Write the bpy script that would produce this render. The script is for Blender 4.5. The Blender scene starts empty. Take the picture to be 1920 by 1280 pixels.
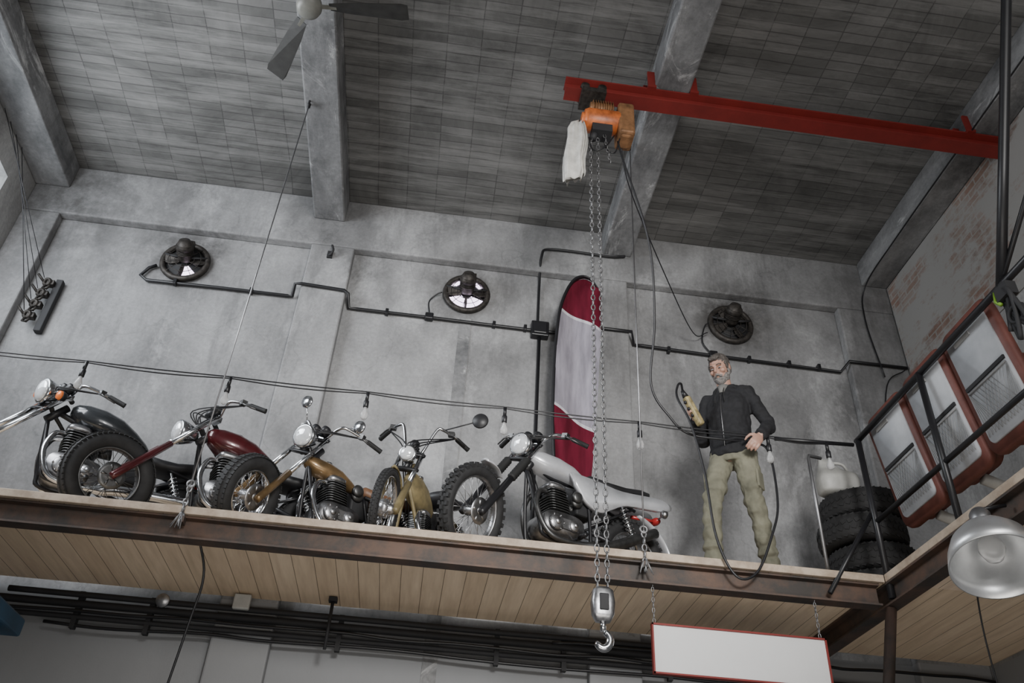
import bpy, math, random, bmesh
from mathutils import Vector as V, Matrix
random.seed(7)
pi=math.pi
COL=bpy.context.scene.collection
# ------------------------------------------------------------------ materials
def nm(name):
    m=bpy.data.materials.new(name);m.use_nodes=True
    nt=m.node_tree;b=nt.nodes['Principled BSDF'];return m,nt,b
def mixc(nt,fac,a,b,mode='MIX'):
    n=nt.nodes.new('ShaderNodeMix');n.data_type='RGBA';n.blend_type=mode
    for i,x in ((0,fac),(6,a),(7,b)):
        if hasattr(x,'is_linked') or hasattr(x,'links'): nt.links.new(x,n.inputs[i])
        else: n.inputs[i].default_value=x if i==0 else (*x[:3],1)
    return n.outputs[2]
def mth(nt,op,a,b_=0.0,clamp=False):
    n=nt.nodes.new('ShaderNodeMath');n.operation=op;n.use_clamp=clamp
    for i,x in enumerate((a,b_)):
        if isinstance(x,(int,float)): n.inputs[i].default_value=x
        else: nt.links.new(x,n.inputs[i])
    return n.outputs[0]
def ramp(nt,src,p0,p1,c0=(0,0,0,1),c1=(1,1,1,1)):
    r=nt.nodes.new('ShaderNodeValToRGB');e=r.color_ramp.elements
    e[0].position=p0;e[1].position=p1;e[0].color=c0;e[1].color=c1
    nt.links.new(src,r.inputs[0]);return r.outputs[0]
def noise(nt,vec,scale,detail=4,rough=.6,dist=0):
    n=nt.nodes.new('ShaderNodeTexNoise');n.inputs['Scale'].default_value=scale
    n.inputs['Detail'].default_value=detail;n.inputs['Roughness'].default_value=rough;n.inputs['Distortion'].default_value=dist
    nt.links.new(vec,n.inputs['Vector']);return n.outputs[0]
def coords(nt,scale=(1,1,1)):
    t=nt.nodes.new('ShaderNodeTexCoord');mp=nt.nodes.new('ShaderNodeMapping')
    mp.inputs['Scale'].default_value=scale;nt.links.new(t.outputs['Object'],mp.inputs[0]);return mp.outputs[0]
def bump(nt,b,src,st,dist=.01):
    n=nt.nodes.new('ShaderNodeBump');n.inputs['Strength'].default_value=st;n.inputs['Distance'].default_value=dist
    nt.links.new(src,n.inputs['Height']);nt.links.new(n.outputs[0],b.inputs['Normal'])
def pm(name,col,rough=.5,metal=0,var=.18,scale=9,bmp=0,emit=0,trans=0,coat=0):
    m,nt,b=nm(name);vec=coords(nt)
    ns=noise(nt,vec,scale,5)
    c=mixc(nt,ramp(nt,ns,.3,.7),tuple(x*(1-var) for x in col),tuple(min(1,x*(1+var)) for x in col))
    nt.links.new(c,b.inputs['Base Color']);b.inputs['Roughness'].default_value=rough;b.inputs['Metallic'].default_value=metal
    if bmp: bump(nt,b,ns,bmp)
    if emit:
        nt.links.new(c,b.inputs['Emission Color']);b.inputs['Emission Strength'].default_value=emit
    if trans: b.inputs['Transmission Weight'].default_value=trans
    if coat: b.inputs['Coat Weight'].default_value=coat
    return m
def concrete(name,dark,light,patch=(.55,.56,.58),pamt=.5,zsplit=None,zdir=(1,1,.35),soot_and_dark=(),bs=.9,pd=.35):
    m,nt,b=nm(name);vec=coords(nt);vs=coords(nt,zdir)
    big=noise(nt,vec,bs*.75,3,.5,.6);mid=noise(nt,vs,1.9*bs,10,.7,.2);fine=noise(nt,vec,30,6,.7)
    c=mixc(nt,ramp(nt,mid,.36,.62),dark,light)
    c=mixc(nt,ramp(nt,big,.36,.62),mixc(nt,.45,c,dark),mixc(nt,.45,c,light))
    pt=ramp(nt,noise(nt,vs,1.1*bs,11,.76,pd),.55,.68)
    c=mixc(nt,mth(nt,'MULTIPLY',pt,pamt),c,patch)
    st_=ramp(nt,noise(nt,coords(nt,(2.2,2.2,.35)),1.2,8,.7),.54,.72)
    c=mixc(nt,mth(nt,'MULTIPLY',st_,.6),c,tuple(x*.6 for x in dark))
    vo=nt.nodes.new('ShaderNodeTexVoronoi');vo.feature='DISTANCE_TO_EDGE';vo.inputs['Scale'].default_value=.5
    wv=nt.nodes.new('ShaderNodeVectorMath');wv.operation='ADD'
    nz=nt.nodes.new('ShaderNodeTexNoise');nz.inputs['Scale'].default_value=2.2;nz.inputs['Detail'].default_value=7
    nt.links.new(vec,nz.inputs['Vector']);nt.links.new(vec,wv.inputs[0]);nt.links.new(nz.outputs['Color'],wv.inputs[1])
    nt.links.new(wv.outputs[0],vo.inputs['Vector'])
    ck=ramp(nt,vo.outputs[0],0,.006,(.65,.65,.65,1),(1,1,1,1))
    c=mixc(nt,.5,c,ck,'MULTIPLY')
    c=mixc(nt,.45,c,ramp(nt,fine,.3,.65,(.5,.5,.5,1),(1.05,1.05,1.05,1)),'MULTIPLY')
    if soot_and_dark or zsplit is not None: g=nt.nodes.new('ShaderNodeNewGeometry')
    for (sx_,sy_,sz_,rad,amt) in soot_and_dark:
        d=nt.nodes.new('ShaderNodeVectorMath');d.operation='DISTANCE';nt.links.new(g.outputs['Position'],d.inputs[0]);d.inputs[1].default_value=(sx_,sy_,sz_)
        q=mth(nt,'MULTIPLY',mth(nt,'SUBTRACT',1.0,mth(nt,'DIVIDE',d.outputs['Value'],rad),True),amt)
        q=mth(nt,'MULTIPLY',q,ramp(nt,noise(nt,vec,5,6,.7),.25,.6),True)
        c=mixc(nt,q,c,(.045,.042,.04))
    if zsplit is not None:
        sx=nt.nodes.new('ShaderNodeSeparateXYZ');nt.links.new(g.outputs['Position'],sx.inputs[0])
        c=mixc(nt,mth(nt,'LESS_THAN',sx.outputs[2],zsplit),c,mixc(nt,mid,(.215,.22,.225),(.27,.275,.285)))
    nt.links.new(c,b.inputs['Base Color']);b.inputs['Roughness'].default_value=.75
    bump(nt,b,mid,.35,.02);return m
def brickmat(name,c1,c2,mortar,w,h,swiz,off=.5,wear=(.3,.3,.31),wamt=.5,msize=.01,bst=.5,wr=(.5,.72),wvec=(.6,2.5,1),wsc=2.4,wob=.05,msm=1):
    m,nt,b=nm(name);t=nt.nodes.new('ShaderNodeTexCoord')
    sp=nt.nodes.new('ShaderNodeSeparateXYZ');cb=nt.nodes.new('ShaderNodeCombineXYZ')
    nz=nt.nodes.new('ShaderNodeTexNoise');nz.inputs['Scale'].default_value=1.6;nz.inputs['Detail'].default_value=6
    nt.links.new(t.outputs['Object'],nz.inputs['Vector'])
    sc=nt.nodes.new('ShaderNodeVectorMath');sc.operation='SCALE';sc.inputs['Scale'].default_value=wob
    nt.links.new(nz.outputs['Color'],sc.inputs[0])
    ad=nt.nodes.new('ShaderNodeVectorMath');ad.operation='ADD';nt.links.new(t.outputs['Object'],ad.inputs[0]);nt.links.new(sc.outputs[0],ad.inputs[1])
    nt.links.new(ad.outputs[0],sp.inputs[0]);nt.links.new(sp.outputs[swiz[0]],cb.inputs[0]);nt.links.new(sp.outputs[swiz[1]],cb.inputs[1])
    br=nt.nodes.new('ShaderNodeTexBrick');br.offset=off;br.inputs['Scale'].default_value=1
    br.inputs['Brick Width'].default_value=w;br.inputs['Row Height'].default_value=h;br.inputs['Mortar Size'].default_value=msize
    br.inputs['Mortar Smooth'].default_value=msm;br.inputs['Color1'].default_value=(*c1,1);br.inputs['Color2'].default_value=(*c2,1);br.inputs['Mortar'].default_value=(*mortar,1)
    nt.links.new(cb.outputs[0],br.inputs['Vector'])
    vec=t.outputs['Object']
    c=mixc(nt,.9,br.outputs['Color'],ramp(nt,noise(nt,vec,.9,7,.7,.8),.34,.66,(.5,.5,.5,1),(1.25,1.25,1.26,1)),'MULTIPLY')
    wm=mth(nt,'MULTIPLY',ramp(nt,noise(nt,coords(nt,wvec),wsc,9,.75),*wr),wamt)
    c=mixc(nt,wm,c,wear)
    nt.links.new(c,b.inputs['Base Color']);b.inputs['Roughness'].default_value=.85
    bump(nt,b,br.outputs['Fac'],-bst,.02);return m
def wood(name,c1,c2,pw,axis=0,knots=True):
    m,nt,b=nm(name);t=nt.nodes.new('ShaderNodeTexCoord');sp=nt.nodes.new('ShaderNodeSeparateXYZ');nt.links.new(t.outputs['Object'],sp.inputs[0])
    cb=nt.nodes.new('ShaderNodeCombineXYZ');nt.links.new(sp.outputs[1-axis],cb.inputs[0]);nt.links.new(sp.outputs[axis],cb.inputs[1])
    br=nt.nodes.new('ShaderNodeTexBrick');br.offset=.37;br.inputs['Scale'].default_value=1;br.inputs['Brick Width'].default_value=7;br.inputs['Row Height'].default_value=pw
    br.inputs['Mortar Size'].default_value=.0022;br.inputs['Color1'].default_value=(*c1,1);br.inputs['Color2'].default_value=(*c2,1);br.inputs['Mortar'].default_value=(.2,.14,.09,1)
    nt.links.new(cb.outputs[0],br.inputs['Vector'])
    s=[14,14,14];s[1-axis]=1.2
    g=noise(nt,coords(nt,tuple(s)),1.6,6,.6)
    c=mixc(nt,.5,br.outputs['Color'],ramp(nt,g,.3,.7,(.66,.6,.55,1),(1.1,1.1,1.1,1)),'MULTIPLY')
    if knots:
        vo=nt.nodes.new('ShaderNodeTexVoronoi');s=[1,1,1];s[1-axis]=.5;vo.inputs['Scale'].default_value=6;nt.links.new(coords(nt,tuple(s)),vo.inputs['Vector'])
        c=mixc(nt,.8,c,ramp(nt,vo.outputs[0],.04,.1,(.4,.26,.16,1),(1,1,1,1)),'MULTIPLY')
    nt.links.new(c,b.inputs['Base Color']);b.inputs['Roughness'].default_value=.6
    bump(nt,b,br.outputs['Fac'],-.4,.01);return m
def rusty(name,c1,c2,met=.3,rg=(.4,.62),sc=3.5):
    m,nt,b=nm(name);vec=coords(nt);a=noise(nt,vec,sc,8,.7)
    c=mixc(nt,ramp(nt,a,*rg),c1,c2);nt.links.new(c,b.inputs['Base Color']);b.inputs['Roughness'].default_value=.6;b.inputs['Metallic'].default_value=met
    bump(nt,b,a,.3);return m
M={}
SOOT_AND_DARK=((-2.58,6.5,6.98,.6,1.3),(.11,6.5,6.98,.55,1.1),(2.76,6.5,7.0,.62,1.4),(-3.9,6.5,7.4,1.3,.9),(4.2,6.5,7.5,.9,.6),(-3.9,6.5,4.5,1.4,.6),(-1.3,6.4,7.8,.7,.6),(1.6,6.4,7.8,.6,.5))  # soot round the three fans, then darker areas at wall ends and beam ends
M['wall']=concrete('wall_concrete',(.14,.14,.142),(.37,.371,.376),(.53,.533,.54),.6,3.7,(1,1,.6),SOOT_AND_DARK)
M['wallr']=concrete('side_wall_concrete',(.20,.198,.195),(.36,.358,.355),(.58,.58,.57),.7,3.7)
M['beamc']=concrete('beam_concrete',(.085,.086,.09),(.31,.312,.316),(.68,.68,.68),.9,None,(1.6,.7,1.6),(),1.4,1.2)
M['ceil']=brickmat('ceiling_tile',(.115,.114,.110),(.17,.168,.163),(.075,.074,.072),.29,.088,(0,1),0,(.34,.338,.33),.6,.007,.5,(.47,.70),(.35,4.0,1),1.7,.035,.8)
M['brick']=brickmat('exposed_brick',(.22,.13,.10),(.25,.18,.145),(.29,.28,.26),.24,.07,(1,2),.5,(.29,.285,.275),1.0,.012,.6,(.40,.52),(1,1,1.6),1.3,.05,.7)
M['ground']=concrete('ground_concrete',(.28,.28,.28),(.38,.38,.38))
M['soffit']=wood('soffit_boards',(.92,.74,.54),(.82,.64,.45),.145,0,False)
M['soffit2']=wood('plywood_boards',(.92,.74,.56),(.86,.69,.51),.3,0,True)
M['edge']=rusty('board_edge',(.34,.265,.20),(.50,.41,.32),0,(.4,.6),6)
M['rust']=rusty('rusty_steel',(.055,.048,.044),(.12,.075,.055))
M['darkrust']=rusty('dark_rusty_steel',(.03,.026,.024),(.07,.045,.035))
M['black']=pm('black_paint',(.012,.012,.014),.4)
M['rubber']=pm('tyre_rubber',(.02,.02,.021),.75,0,.3,20,.2)
M['grip']=pm('grip_rubber',(.01,.01,.01),.7)
M['chrome']=pm('chrome',(.66,.67,.69),.16,1,.16)
M['chain']=pm('dull_chain',(.24,.24,.245),.45,.8,.3,20)
M['alu']=pm('cast_aluminium',(.42,.42,.43),.38,1,.4,18,.15)
M['lampm']=pm('spun_aluminium',(.66,.67,.68),.36,.8,.12,8)
M['dalu']=pm('dark_engine_metal',(.13,.13,.13),.4,.9,.3,18)
M['steel']=pm('galvanised_steel',(.30,.30,.31),.4,.9,.2)
M['lens']=pm('headlight_lens',(.85,.87,.9),.08,.35,.12,30)
M['orange']=pm('amber_lens',(.8,.20,.05),.2,0,.1,9,0,.15)
M['redlens']=pm('red_lens',(.42,.03,.03),.2)
M['maroon']=pm('maroon_paint',(.075,.009,.012),.28,.2,.35,9,0,0,0,.7)
M['gold']=pm('gold_paint',(.22,.14,.065),.35,.6,.4,9,0,0,0,.4)
M['silver']=pm('silver_paint',(.58,.59,.62),.28,.3,.15,7,0,0,0,.8)
M['blacktank']=pm('black_gloss',(.045,.05,.055),.25,.3,.3,6,0,0,0,.8)
M['yellow']=pm('faded_yellow_paint',(.20,.16,.08),.5,.1,.4,10)
M['brown']=pm('brown_leather',(.17,.085,.045),.5,0,.3,20,.1)
M['vinyl']=pm('black_vinyl',(.018,.018,.02),.45)
M['red']=rusty('red_beam_paint',(.16,.015,.012),(.24,.022,.017),0,(.3,.7),3)
M['hoist']=pm('orange_hoist_paint',(.46,.12,.03),.45,0,.5,12)
M['hoistb']=pm('worn_brown_cast',(.24,.12,.055),.5,.3,.5,12)
M['cloth']=pm('white_canvas',(.50,.49,.46),.9,0,.2,14,.3)
M['sky']=pm('daylight_pane',(.86,.72,1),.3,0,.12,6,0,4)
M['win']=pm('window_daylight',(.82,.9,1),.3,0,.05,2,0,3.0)
M['dark']=pm('soot_black',(.02,.02,.022),.7)
M['grease']=pm('greasy_metal',(.045,.04,.036),.55,.5,.6,25,.3)
M['fanw']=pm('fan_grey_enamel',(.20,.20,.18),.4)
M['fanb']=pm('fan_blade',(.026,.025,.023),.6,.1,.4)
M['sign']=pm('white_sign_board',(.68,.68,.68),.5,0,.02)
M['seatred']=pm('burnt_orange_plastic',(.125,.040,.030),.55,0,.3)
M['seatgrey']=pm('grey_back_panel',(.40,.415,.44),.6,0,.12)
M['seatin']=pm('pale_net',(.25,.25,.25),.8)
M['whitepl']=pm('white_enamel',(.44,.44,.42),.45,0,.15)
M['blue']=pm('blue_machine_paint',(.007,.036,.07),.5,0,.4,4)
M['skin']=pm('skin',(.38,.22,.165),.5,0,.12,16)
M['hood']=pm('black_cotton',(.009,.009,.011),.85,0,.3,30,.2)
M['shirt']=pm('grey_shirt',(.17,.165,.155),.85)
M['pants']=pm('khaki_cotton',(.150,.145,.105),.85,0,.3,7,.3)
M['shoe']=pm('tan_suede',(.20,.15,.11),.8)
M['hair']=pm('greying_brown_hair',(.07,.06,.054),.7,0,.6,60,.5)
M['beard']=pm('grey_beard',(.16,.148,.14),.8,0,.5,70,.5)
M['eye']=pm('eye_white',(.35,.35,.35),.2)
M['pendant']=pm('worn_yellow_plastic',(.26,.21,.10),.55,0,.6,30)
M['green']=pm('green_strap',(.16,.30,.03),.5)
m,nt,b=nm('bulb_glass');b.inputs['Transmission Weight'].default_value=.65;b.inputs['Roughness'].default_value=.08;b.inputs['Base Color'].default_value=(.85,.85,.85,1);b.inputs['IOR'].default_value=1.3;M['glass']=m
# ------------------------------------------------------------------ mesh builder
def frame(ax):
    ax=V(ax).normalized();t=V((0,0,1)) if abs(ax.z)<.9 else V((1,0,0))
    a=t.cross(ax).normalized();return a,ax.cross(a).normalized(),ax
class MB:
    def __init__(s): s.v=[];s.f=[];s.m=[];s.s=[]
    def add(s,vs,fs,mat=0,sm=True):
        o=len(s.v);s.v+= [V(x) for x in vs];s.f+=[tuple(i+o for i in f) for f in fs];s.m+=[mat]*len(fs);s.s+=[sm]*len(fs);return s
    def loft(s,rings,mat=0,cap=True,sm=True,closed=False):
        n=len(rings[0]);vs=[p for r in rings for p in r];fs=[];k=len(rings)
        for i in range(k if closed else k-1):
            j=(i+1)%k
            for a in range(n):
                b=(a+1)%n;fs.append((i*n+a,i*n+b,j*n+b,j*n+a))
        if cap and not closed: fs+= [tuple(reversed(range(n))),tuple((k-1)*n+a for a in range(n))]
        return s.add(vs,fs,mat,sm)
    def tube(s,pts,r,n=8,mat=0,closed=False,sm=True,ell=1):
        pts=[V(p) for p in pts];k=len(pts);R=r if isinstance(r,(list,tuple)) else [r]*k
        tg=[]
        for i in range(k):
            a=pts[(i-1)%k] if (closed or i>0) else pts[i];b=pts[(i+1)%k] if (closed or i<k-1) else pts[i]
            d=b-a;tg.append(d.normalized() if d.length>1e-9 else V((0,0,1)))
        u,w,_=frame(tg[0]);rings=[]
        for i in range(k):
            u=(u-tg[i]*u.dot(tg[i]));u=u.normalized() if u.length>1e-6 else frame(tg[i])[0]
            w=tg[i].cross(u)
            rings.append([pts[i]+u*math.cos(2*pi*j/n)*R[i]+w*math.sin(2*pi*j/n)*R[i]*ell for j in range(n)])
        return s.loft(rings,mat,True,sm,closed)
    def lathe(s,prof,o,ax,n=24,mat=0,sm=True,cap=True):
        a,b,c=frame(ax);o=V(o)
        return s.loft([[o+c*h+(a*math.cos(2*pi*j/n)+b*math.sin(2*pi*j/n))*max(r,1e-4) for j in range(n)] for r,h in prof],mat,cap,sm)
    def box(s,c,sz,mat=0,R=None):
        c=V(c);vs=[]
        for x in(-.5,.5):
            for y in(-.5,.5):
                for z in(-.5,.5):
                    p=V((x*sz[0],y*sz[1],z*sz[2]));vs.append(c+(R@p if R else p))
        return s.add(vs,[(0,1,3,2),(4,6,7,5),(0,4,5,1),(2,3,7,6),(0,2,6,4),(1,5,7,3)],mat,False)
    def bb(s,a,b,mat=0):
        return s.box([(a[i]+b[i])/2 for i in range(3)],[abs(b[i]-a[i]) for i in range(3)],mat)
    def ell(s,c,r,mat=0,R=None,nu=16,nv=10):
        c=V(c);rg=[]
        for i in range(nv+1):
            t=-pi/2+pi*i/nv;ct=max(math.cos(t),.01)
            ring=[]
            for j in range(nu):
                a=2*pi*j/nu;p=V((r[0]*ct*math.cos(a),r[1]*ct*math.sin(a),r[2]*math.sin(t)));ring.append(c+(R@p if R else p))
            rg.append(ring)
        return s.loft(rg,mat)
    def torus(s,c,ax,R,a,b,nu=40,nv=12,mat=0):
        A,B,C=frame(ax);c=V(c);rg=[]
        for i in range(nu):
            t=2*pi*i/nu;d=A*math.cos(t)+B*math.sin(t)
            rg.append([c+d*(R+a*math.cos(2*pi*j/nv))+C*b*math.sin(2*pi*j/nv) for j in range(nv)])
        return s.loft(rg,mat,False,True,True)
    def prism(s,poly,d,mat=0,sm=False):
        d=V(d);p=[V(x) for x in poly];n=len(p)
        vs=p+[x+d for x in p];fs=[tuple(range(n)),tuple(reversed(range(n,2*n)))]+[(i,(i+1)%n,(i+1)%n+n,i+n) for i in range(n)]
        return s.add(vs,fs,mat,sm)
    def xf(s,Mx): s.v=[Mx@p for p in s.v];return s
def cr(pts,n=8):
    P=[V(p) for p in pts];P=[P[0]*2-P[1]]+P+[P[-1]*2-P[-2]];o=[]
    for i in range(1,len(P)-2):
        a,b,c,d=P[i-1:i+3]
        for k in range(n):
            t=k/n;o.append(.5*((2*b)+(c-a)*t+(2*a-5*b+4*c-d)*t*t+(3*b-a-3*c+d)*t**3))
    o.append(P[-2]);return o
def mk(mb,name,mats,parent=None,label=None,cat=None,bev=0,kind=None,group=None,recentre=True,inv=None):
    me=bpy.data.meshes.new(name);vs=mb.v;loc=V((0,0,0))
    if parent is None and recentre:
        xs=[p.x for p in vs];ys=[p.y for p in vs];zs=[p.z for p in vs]
        loc=V(((min(xs)+max(xs))/2,(min(ys)+max(ys))/2,min(zs)));vs=[p-loc for p in vs]
    me.from_pydata([tuple(p) for p in vs],[],mb.f)
    for x in (mats if isinstance(mats,list) else [mats]): me.materials.append(M[x])
    me.polygons.foreach_set('material_index',mb.m);me.polygons.foreach_set('use_smooth',mb.s);me.update()
    bm=bmesh.new();bm.from_mesh(me);bmesh.ops.recalc_face_normals(bm,faces=bm.faces);bm.to_mesh(me);bm.free()
    o=bpy.data.objects.new(name,me);COL.objects.link(o);o.location=loc
    if parent:
        o.parent=parent
        if inv is not None: o.matrix_parent_inverse=inv
    if label:o['label']=label
    if cat:o['category']=cat
    if kind:o['kind']=kind
    if group:o['group']=group
    if bev:
        bv=o.modifiers.new('bevel','BEVEL');bv.width=bev;bv.segments=2;bv.limit_method='ANGLE'
    return o
def empty(name,loc,label,cat,rotz=0,group=None):
    o=bpy.data.objects.new(name,None);o.empty_display_size=.1;COL.objects.link(o);o.location=loc;o.rotation_euler=(0,0,rotz)
    o['label']=label;o['category']=cat
    if group:o['group']=group
    return o
class G:
    def __init__(s,name,loc,label,cat,group=None):
        s.o=empty(name,loc,label,cat,0,group);s.inv=Matrix.Translation(V(loc)).inverted()
    def part(s,mb,name,mats,parent=None,label=None,bev=0):
        if parent is None: return mk(mb,name,mats,s.o,label,bev=bev,inv=s.inv)
        return mk(mb,name,mats,parent,label,bev=bev)
# ------------------------------------------------------------------ structure
F=3.76
def st(mb,name,mats,label=None,bev=0):
    return mk(mb,name,mats,None,label,kind='structure',recentre=False,bev=bev)
st(MB().bb((-4.5,6.5,0),(4.8,6.75,8.1)),'wall_back','wall','mottled grey concrete wall')
st(MB().bb((4.5,-1,0),(4.75,6.5,7.88)),'wall_right','wallr','plastered side wall with exposed brick')
st(MB().bb((4.488,2.2,6.2),(4.5,6.38,7.57)),'wall_right.001','brick','exposed patch of old brickwork')
lw=MB();lw.bb((-4.45,-1,0),(-4.2,6.5,5.2)).bb((-4.45,-1,7.25),(-4.2,6.5,7.88)).bb((-4.45,6.0,5.2),(-4.2,6.5,7.25)).bb((-4.45,-1,5.2),(-4.2,3.4,7.25))
st(lw,'wall_left','wallr','grey side wall with tall window opening')
st(MB().bb((-4.36,3.4,5.2),(-4.34,6.0,7.25)),'window_1','win','bright daylight window pane')
st(MB().bb((-6,-4,-.2),(6,6.75,0)),'floor','ground','workshop concrete floor')
st(MB().bb((-4.5,-1,7.88),(4.8,6.75,8.1)),'ceiling','ceil','dark ceiling of thin clay tiles')
k=1
def trim(a,b,mat='beamc',label='whitewashed concrete beam'):
    global k
    st(MB().bb(a,b),'trim_%d'%k,mat,label,bev=.015);k+=1
for x0,x1 in((-4.2,-3.87),(-1.49,-1.18),(1.45,1.75),(4.22,4.5)): trim((x0,-1,7.58),(x1,6.4,7.88))
trim((-4.2,6.4,7.25),(4.5,6.5,7.88),'wall','concrete lintel band')
for x0,x1 in((-4.2,-3.85),(-1.45,-1.03),(1.30,1.70),(3.9,4.5)): trim((x0,6.4,0),(x1,6.5,7.25),'wall','concrete pilaster')
st(MB().bb((.07,6.492,0),(.18,6.5,6.62)),'trim_%d'%k,'beamc','rough plaster strip on wall');k+=1
mk(MB().bb((-4.2,5.0,3.725),(4.5,6.4,F)),'floor_mezzanine',['soffit'],None,'board deck of the mezzanine',kind='structure',recentre=False)
mk(MB().bb((2.96,-.5,3.725),(4.5,4.998,F)),'floor_mezzanine.001',['soffit2'],None,'pale board deck of the side gallery',kind='structure',recentre=False)
mk(MB().bb((-4.2,4.972,3.722),(2.93,4.999,F+.012)),'edge_board','edge',None,'worn timber board along the deck edge','board',bev=.004)
mk(MB().bb((2.93,-.5,3.722),(2.958,4.97,F+.012)),'edge_board','edge',None,'worn timber board along gallery edge','board',bev=.004)
def ibeam(mb,a,b,h,w,t=.012,mat=0):
    a=V(a);b=V(b);d=(b-a).normalized();s=d.cross(V((0,0,1))).normalized();U=V((0,0,1))
    pr=[(-w/2,0),(w/2,0),(w/2,t),(t/2,t*1.3),(t/2,h-t*1.3),(w/2,h-t),(w/2,h),(-w/2,h),(-w/2,h-t),(-t/2,h-t*1.3),(-t/2,t*1.3),(-w/2,t)]
    mb.prism([a+s*x+U*z for x,z in pr],b-a,mat);return mb
mk(ibeam(MB(),(-4.18,5.05,3.58),(2.90,5.05,3.58),.14,.1),'steel_beam','rust',None,'rusty brown steel I-beam under deck edge','steel beam')
mk(ibeam(MB(),(2.98,-.5,3.58),(2.98,6.38,3.58),.14,.1),'steel_beam','rust',None,'rusty steel I-beam carrying the side gallery','steel beam')
# ------------------------------------------------------------------ red runway beam + hoist
g=G('runway_beam',(2.6,4.38,7.42),'long worn red steel I-beam hoist runway','steel beam')
g.part(ibeam(MB(),(.70,4.38,7.42),(4.48,4.38,7.42),.14,.13,.014),'beam','red')
for x in(1.42,1.78,4.2):
    c=MB();c.bb((x-.03,4.30,7.56),(x+.03,4.32,7.76)).bb((x-.03,4.44,7.56),(x+.03,4.46,7.76)).bb((x-.035,4.29,7.545),(x+.035,4.47,7.575))
    g.part(c,'clamp','red')
g=G('electric_hoist',(1.0,4.38,6.85),'orange electric chain hoist hanging from red beam','hoist')
h=MB();h.lathe([(.0,-.16),(.085,-.16),(.1,-.13),(.1,.12),(.085,.15),(0,.15)],(1.02,4.38,7.12),(1,0,0),28)
h.lathe([(0,-.02),(.06,-.02),(.06,.03),(0,.03)],(.86,4.38,7.12),(1,0,0),20)
g.part(h,'motor_housing','hoist',label='orange motor housing')
f=MB()
for i in range(9): f.torus((.93+i*.02,4.38,7.27),(1,0,0),.055,.022,.004,20,6)
f.lathe([(0,-.1),(.055,-.1),(.055,.09),(0,.09)],(1.01,4.38,7.27),(1,0,0),20)
g.part(f,'cooling_fins','hoistb',label='ribbed rusty motor end')
f=MB().box((1.19,4.38,7.1),(.13,.2,.36)).box((1.19,4.38,6.94),(.09,.15,.06));g.part(f,'control_box','hoistb',label='worn ochre control box',bev=.02)
f=MB();f.box((.93,4.38,7.39),(.2,.2,.05))
for x in(.86,1.0):
    for y in(4.31,4.45): f.lathe([(0,-.015),(.035,-.015),(.04,.015),(0,.015)],(x,y,7.455),(0,1,0),16)
g.part(f,'trolley','grease',label='greasy trolley with rollers')
f=MB();f.box((1.0,4.38,6.99),(.16,.12,.08));f.tube([(.95,4.38,6.98),(.93,4.38,6.9)],.03,10);g.part(f,'chain_guide','dark')
def chain(mb,p,q,pitch=.04,r=.005,w=.013,mat=0):
    p=V(p);q=V(q);d=q-p;n=max(1,int(d.length/pitch));u,v,t=frame(d)
    for i in range(n):
        c=p+d*((i+.5)/n);s=u if i%2 else v;L=pitch*.62
        pts=[c+t*(L*math.cos(a)*.95)+s*(w*math.sin(a)) for a in [2*pi*j/8 for j in range(8)]]
        mb.tube(pts,r,5,mat,closed=True)
    return mb
c=MB();chain(c,(.915,4.38,6.92),(.935,4.38,3.23),.042,.0045,.013);chain(c,(.972,4.38,6.92),(.99,4.38,3.23),.042,.0045,.013)
g.part(c,'load_chain','chain',label='twin falls of dull steel chain')
c=MB();chain(c,(1.02,4.36,6.95),(1.06,4.34,6.6),.04,.004,.011);g.part(c,'slack_chain','chain')
f=MB();f.tube(cr([(1.1,4.36,6.95),(1.02,4.34,6.78),(.93,4.36,6.75),(.9,4.37,6.9)],6),.006,6);f.tube(cr([(1.15,4.36,6.95),(1.10,4.36,6.75),(1.03,4.36,6.8),(1.02,4.36,6.95)],6),.006,6);g.part(f,'power_cord','black')
hb=MB();rg=[]
for z,wd,dp in((3.28,.032,.03),(3.265,.055,.036),(3.2,.064,.04),(3.135,.058,.038),(3.10,.04,.028)):
    rg.append([(.962+wd*math.copysign(abs(math.cos(a))**.5,math.cos(a)),4.38+dp*math.copysign(abs(math.sin(a))**.5,math.sin(a)),z) for a in [2*pi*j/20 for j in range(20)]])
hb.loft(rg);hk=g.part(hb,'hook_block','alu',label='worn steel hook block')
g.part(MB().box((.962,4.34,3.195),(.05,.012,.09)),'face_plate','dark',hk,bev=.01)
hk2=MB();hk2.tube([(.962,4.38,3.11),(.962,4.38,3.05)],.016,10)
hp=[(.962+.036*math.sin(a),4.38,3.005+.042*math.cos(a)) for a in [.1+i*(4.4/14) for i in range(15)]]
hk2.tube(hp,[.015+.007*math.sin(i/14*pi) for i in range(14)]+[.006],10);g.part(hk2,'lifting_hook','chrome',hk)
bag=[]
prof=[(7.05,.03,.02,.83),(7.02,.06,.03,.815),(6.96,.078,.036,.805),(6.86,.082,.04,.80),(6.76,.084,.042,.795),(6.65,.084,.045,.79),(6.54,.084,.045,.785),(6.45,.083,.04,.78),(6.40,.078,.03,.775)]
for i,(z,w_,d_,xo) in enumerate(prof):
    am=.08+.22*i/8
    bag.append([(xo+w_*math.copysign(abs(math.cos(a))**.7,math.cos(a))*(1+am*.3*math.sin(5*a+z*4))+.008*math.sin(z*14),4.36+d_*math.sin(a)*(1+am*2.2*math.sin(9*a+1+z*2))+.014*math.sin(6*math.cos(a)*2+z*3),z+(.045*math.cos(a)+.022*math.sin(5*a) if i>6 else 0)) for a in [2*pi*j/60 for j in range(60)]])
g.part(MB().loft(bag),'chain_bag','cloth',label='creased white canvas chain bag')
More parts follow.
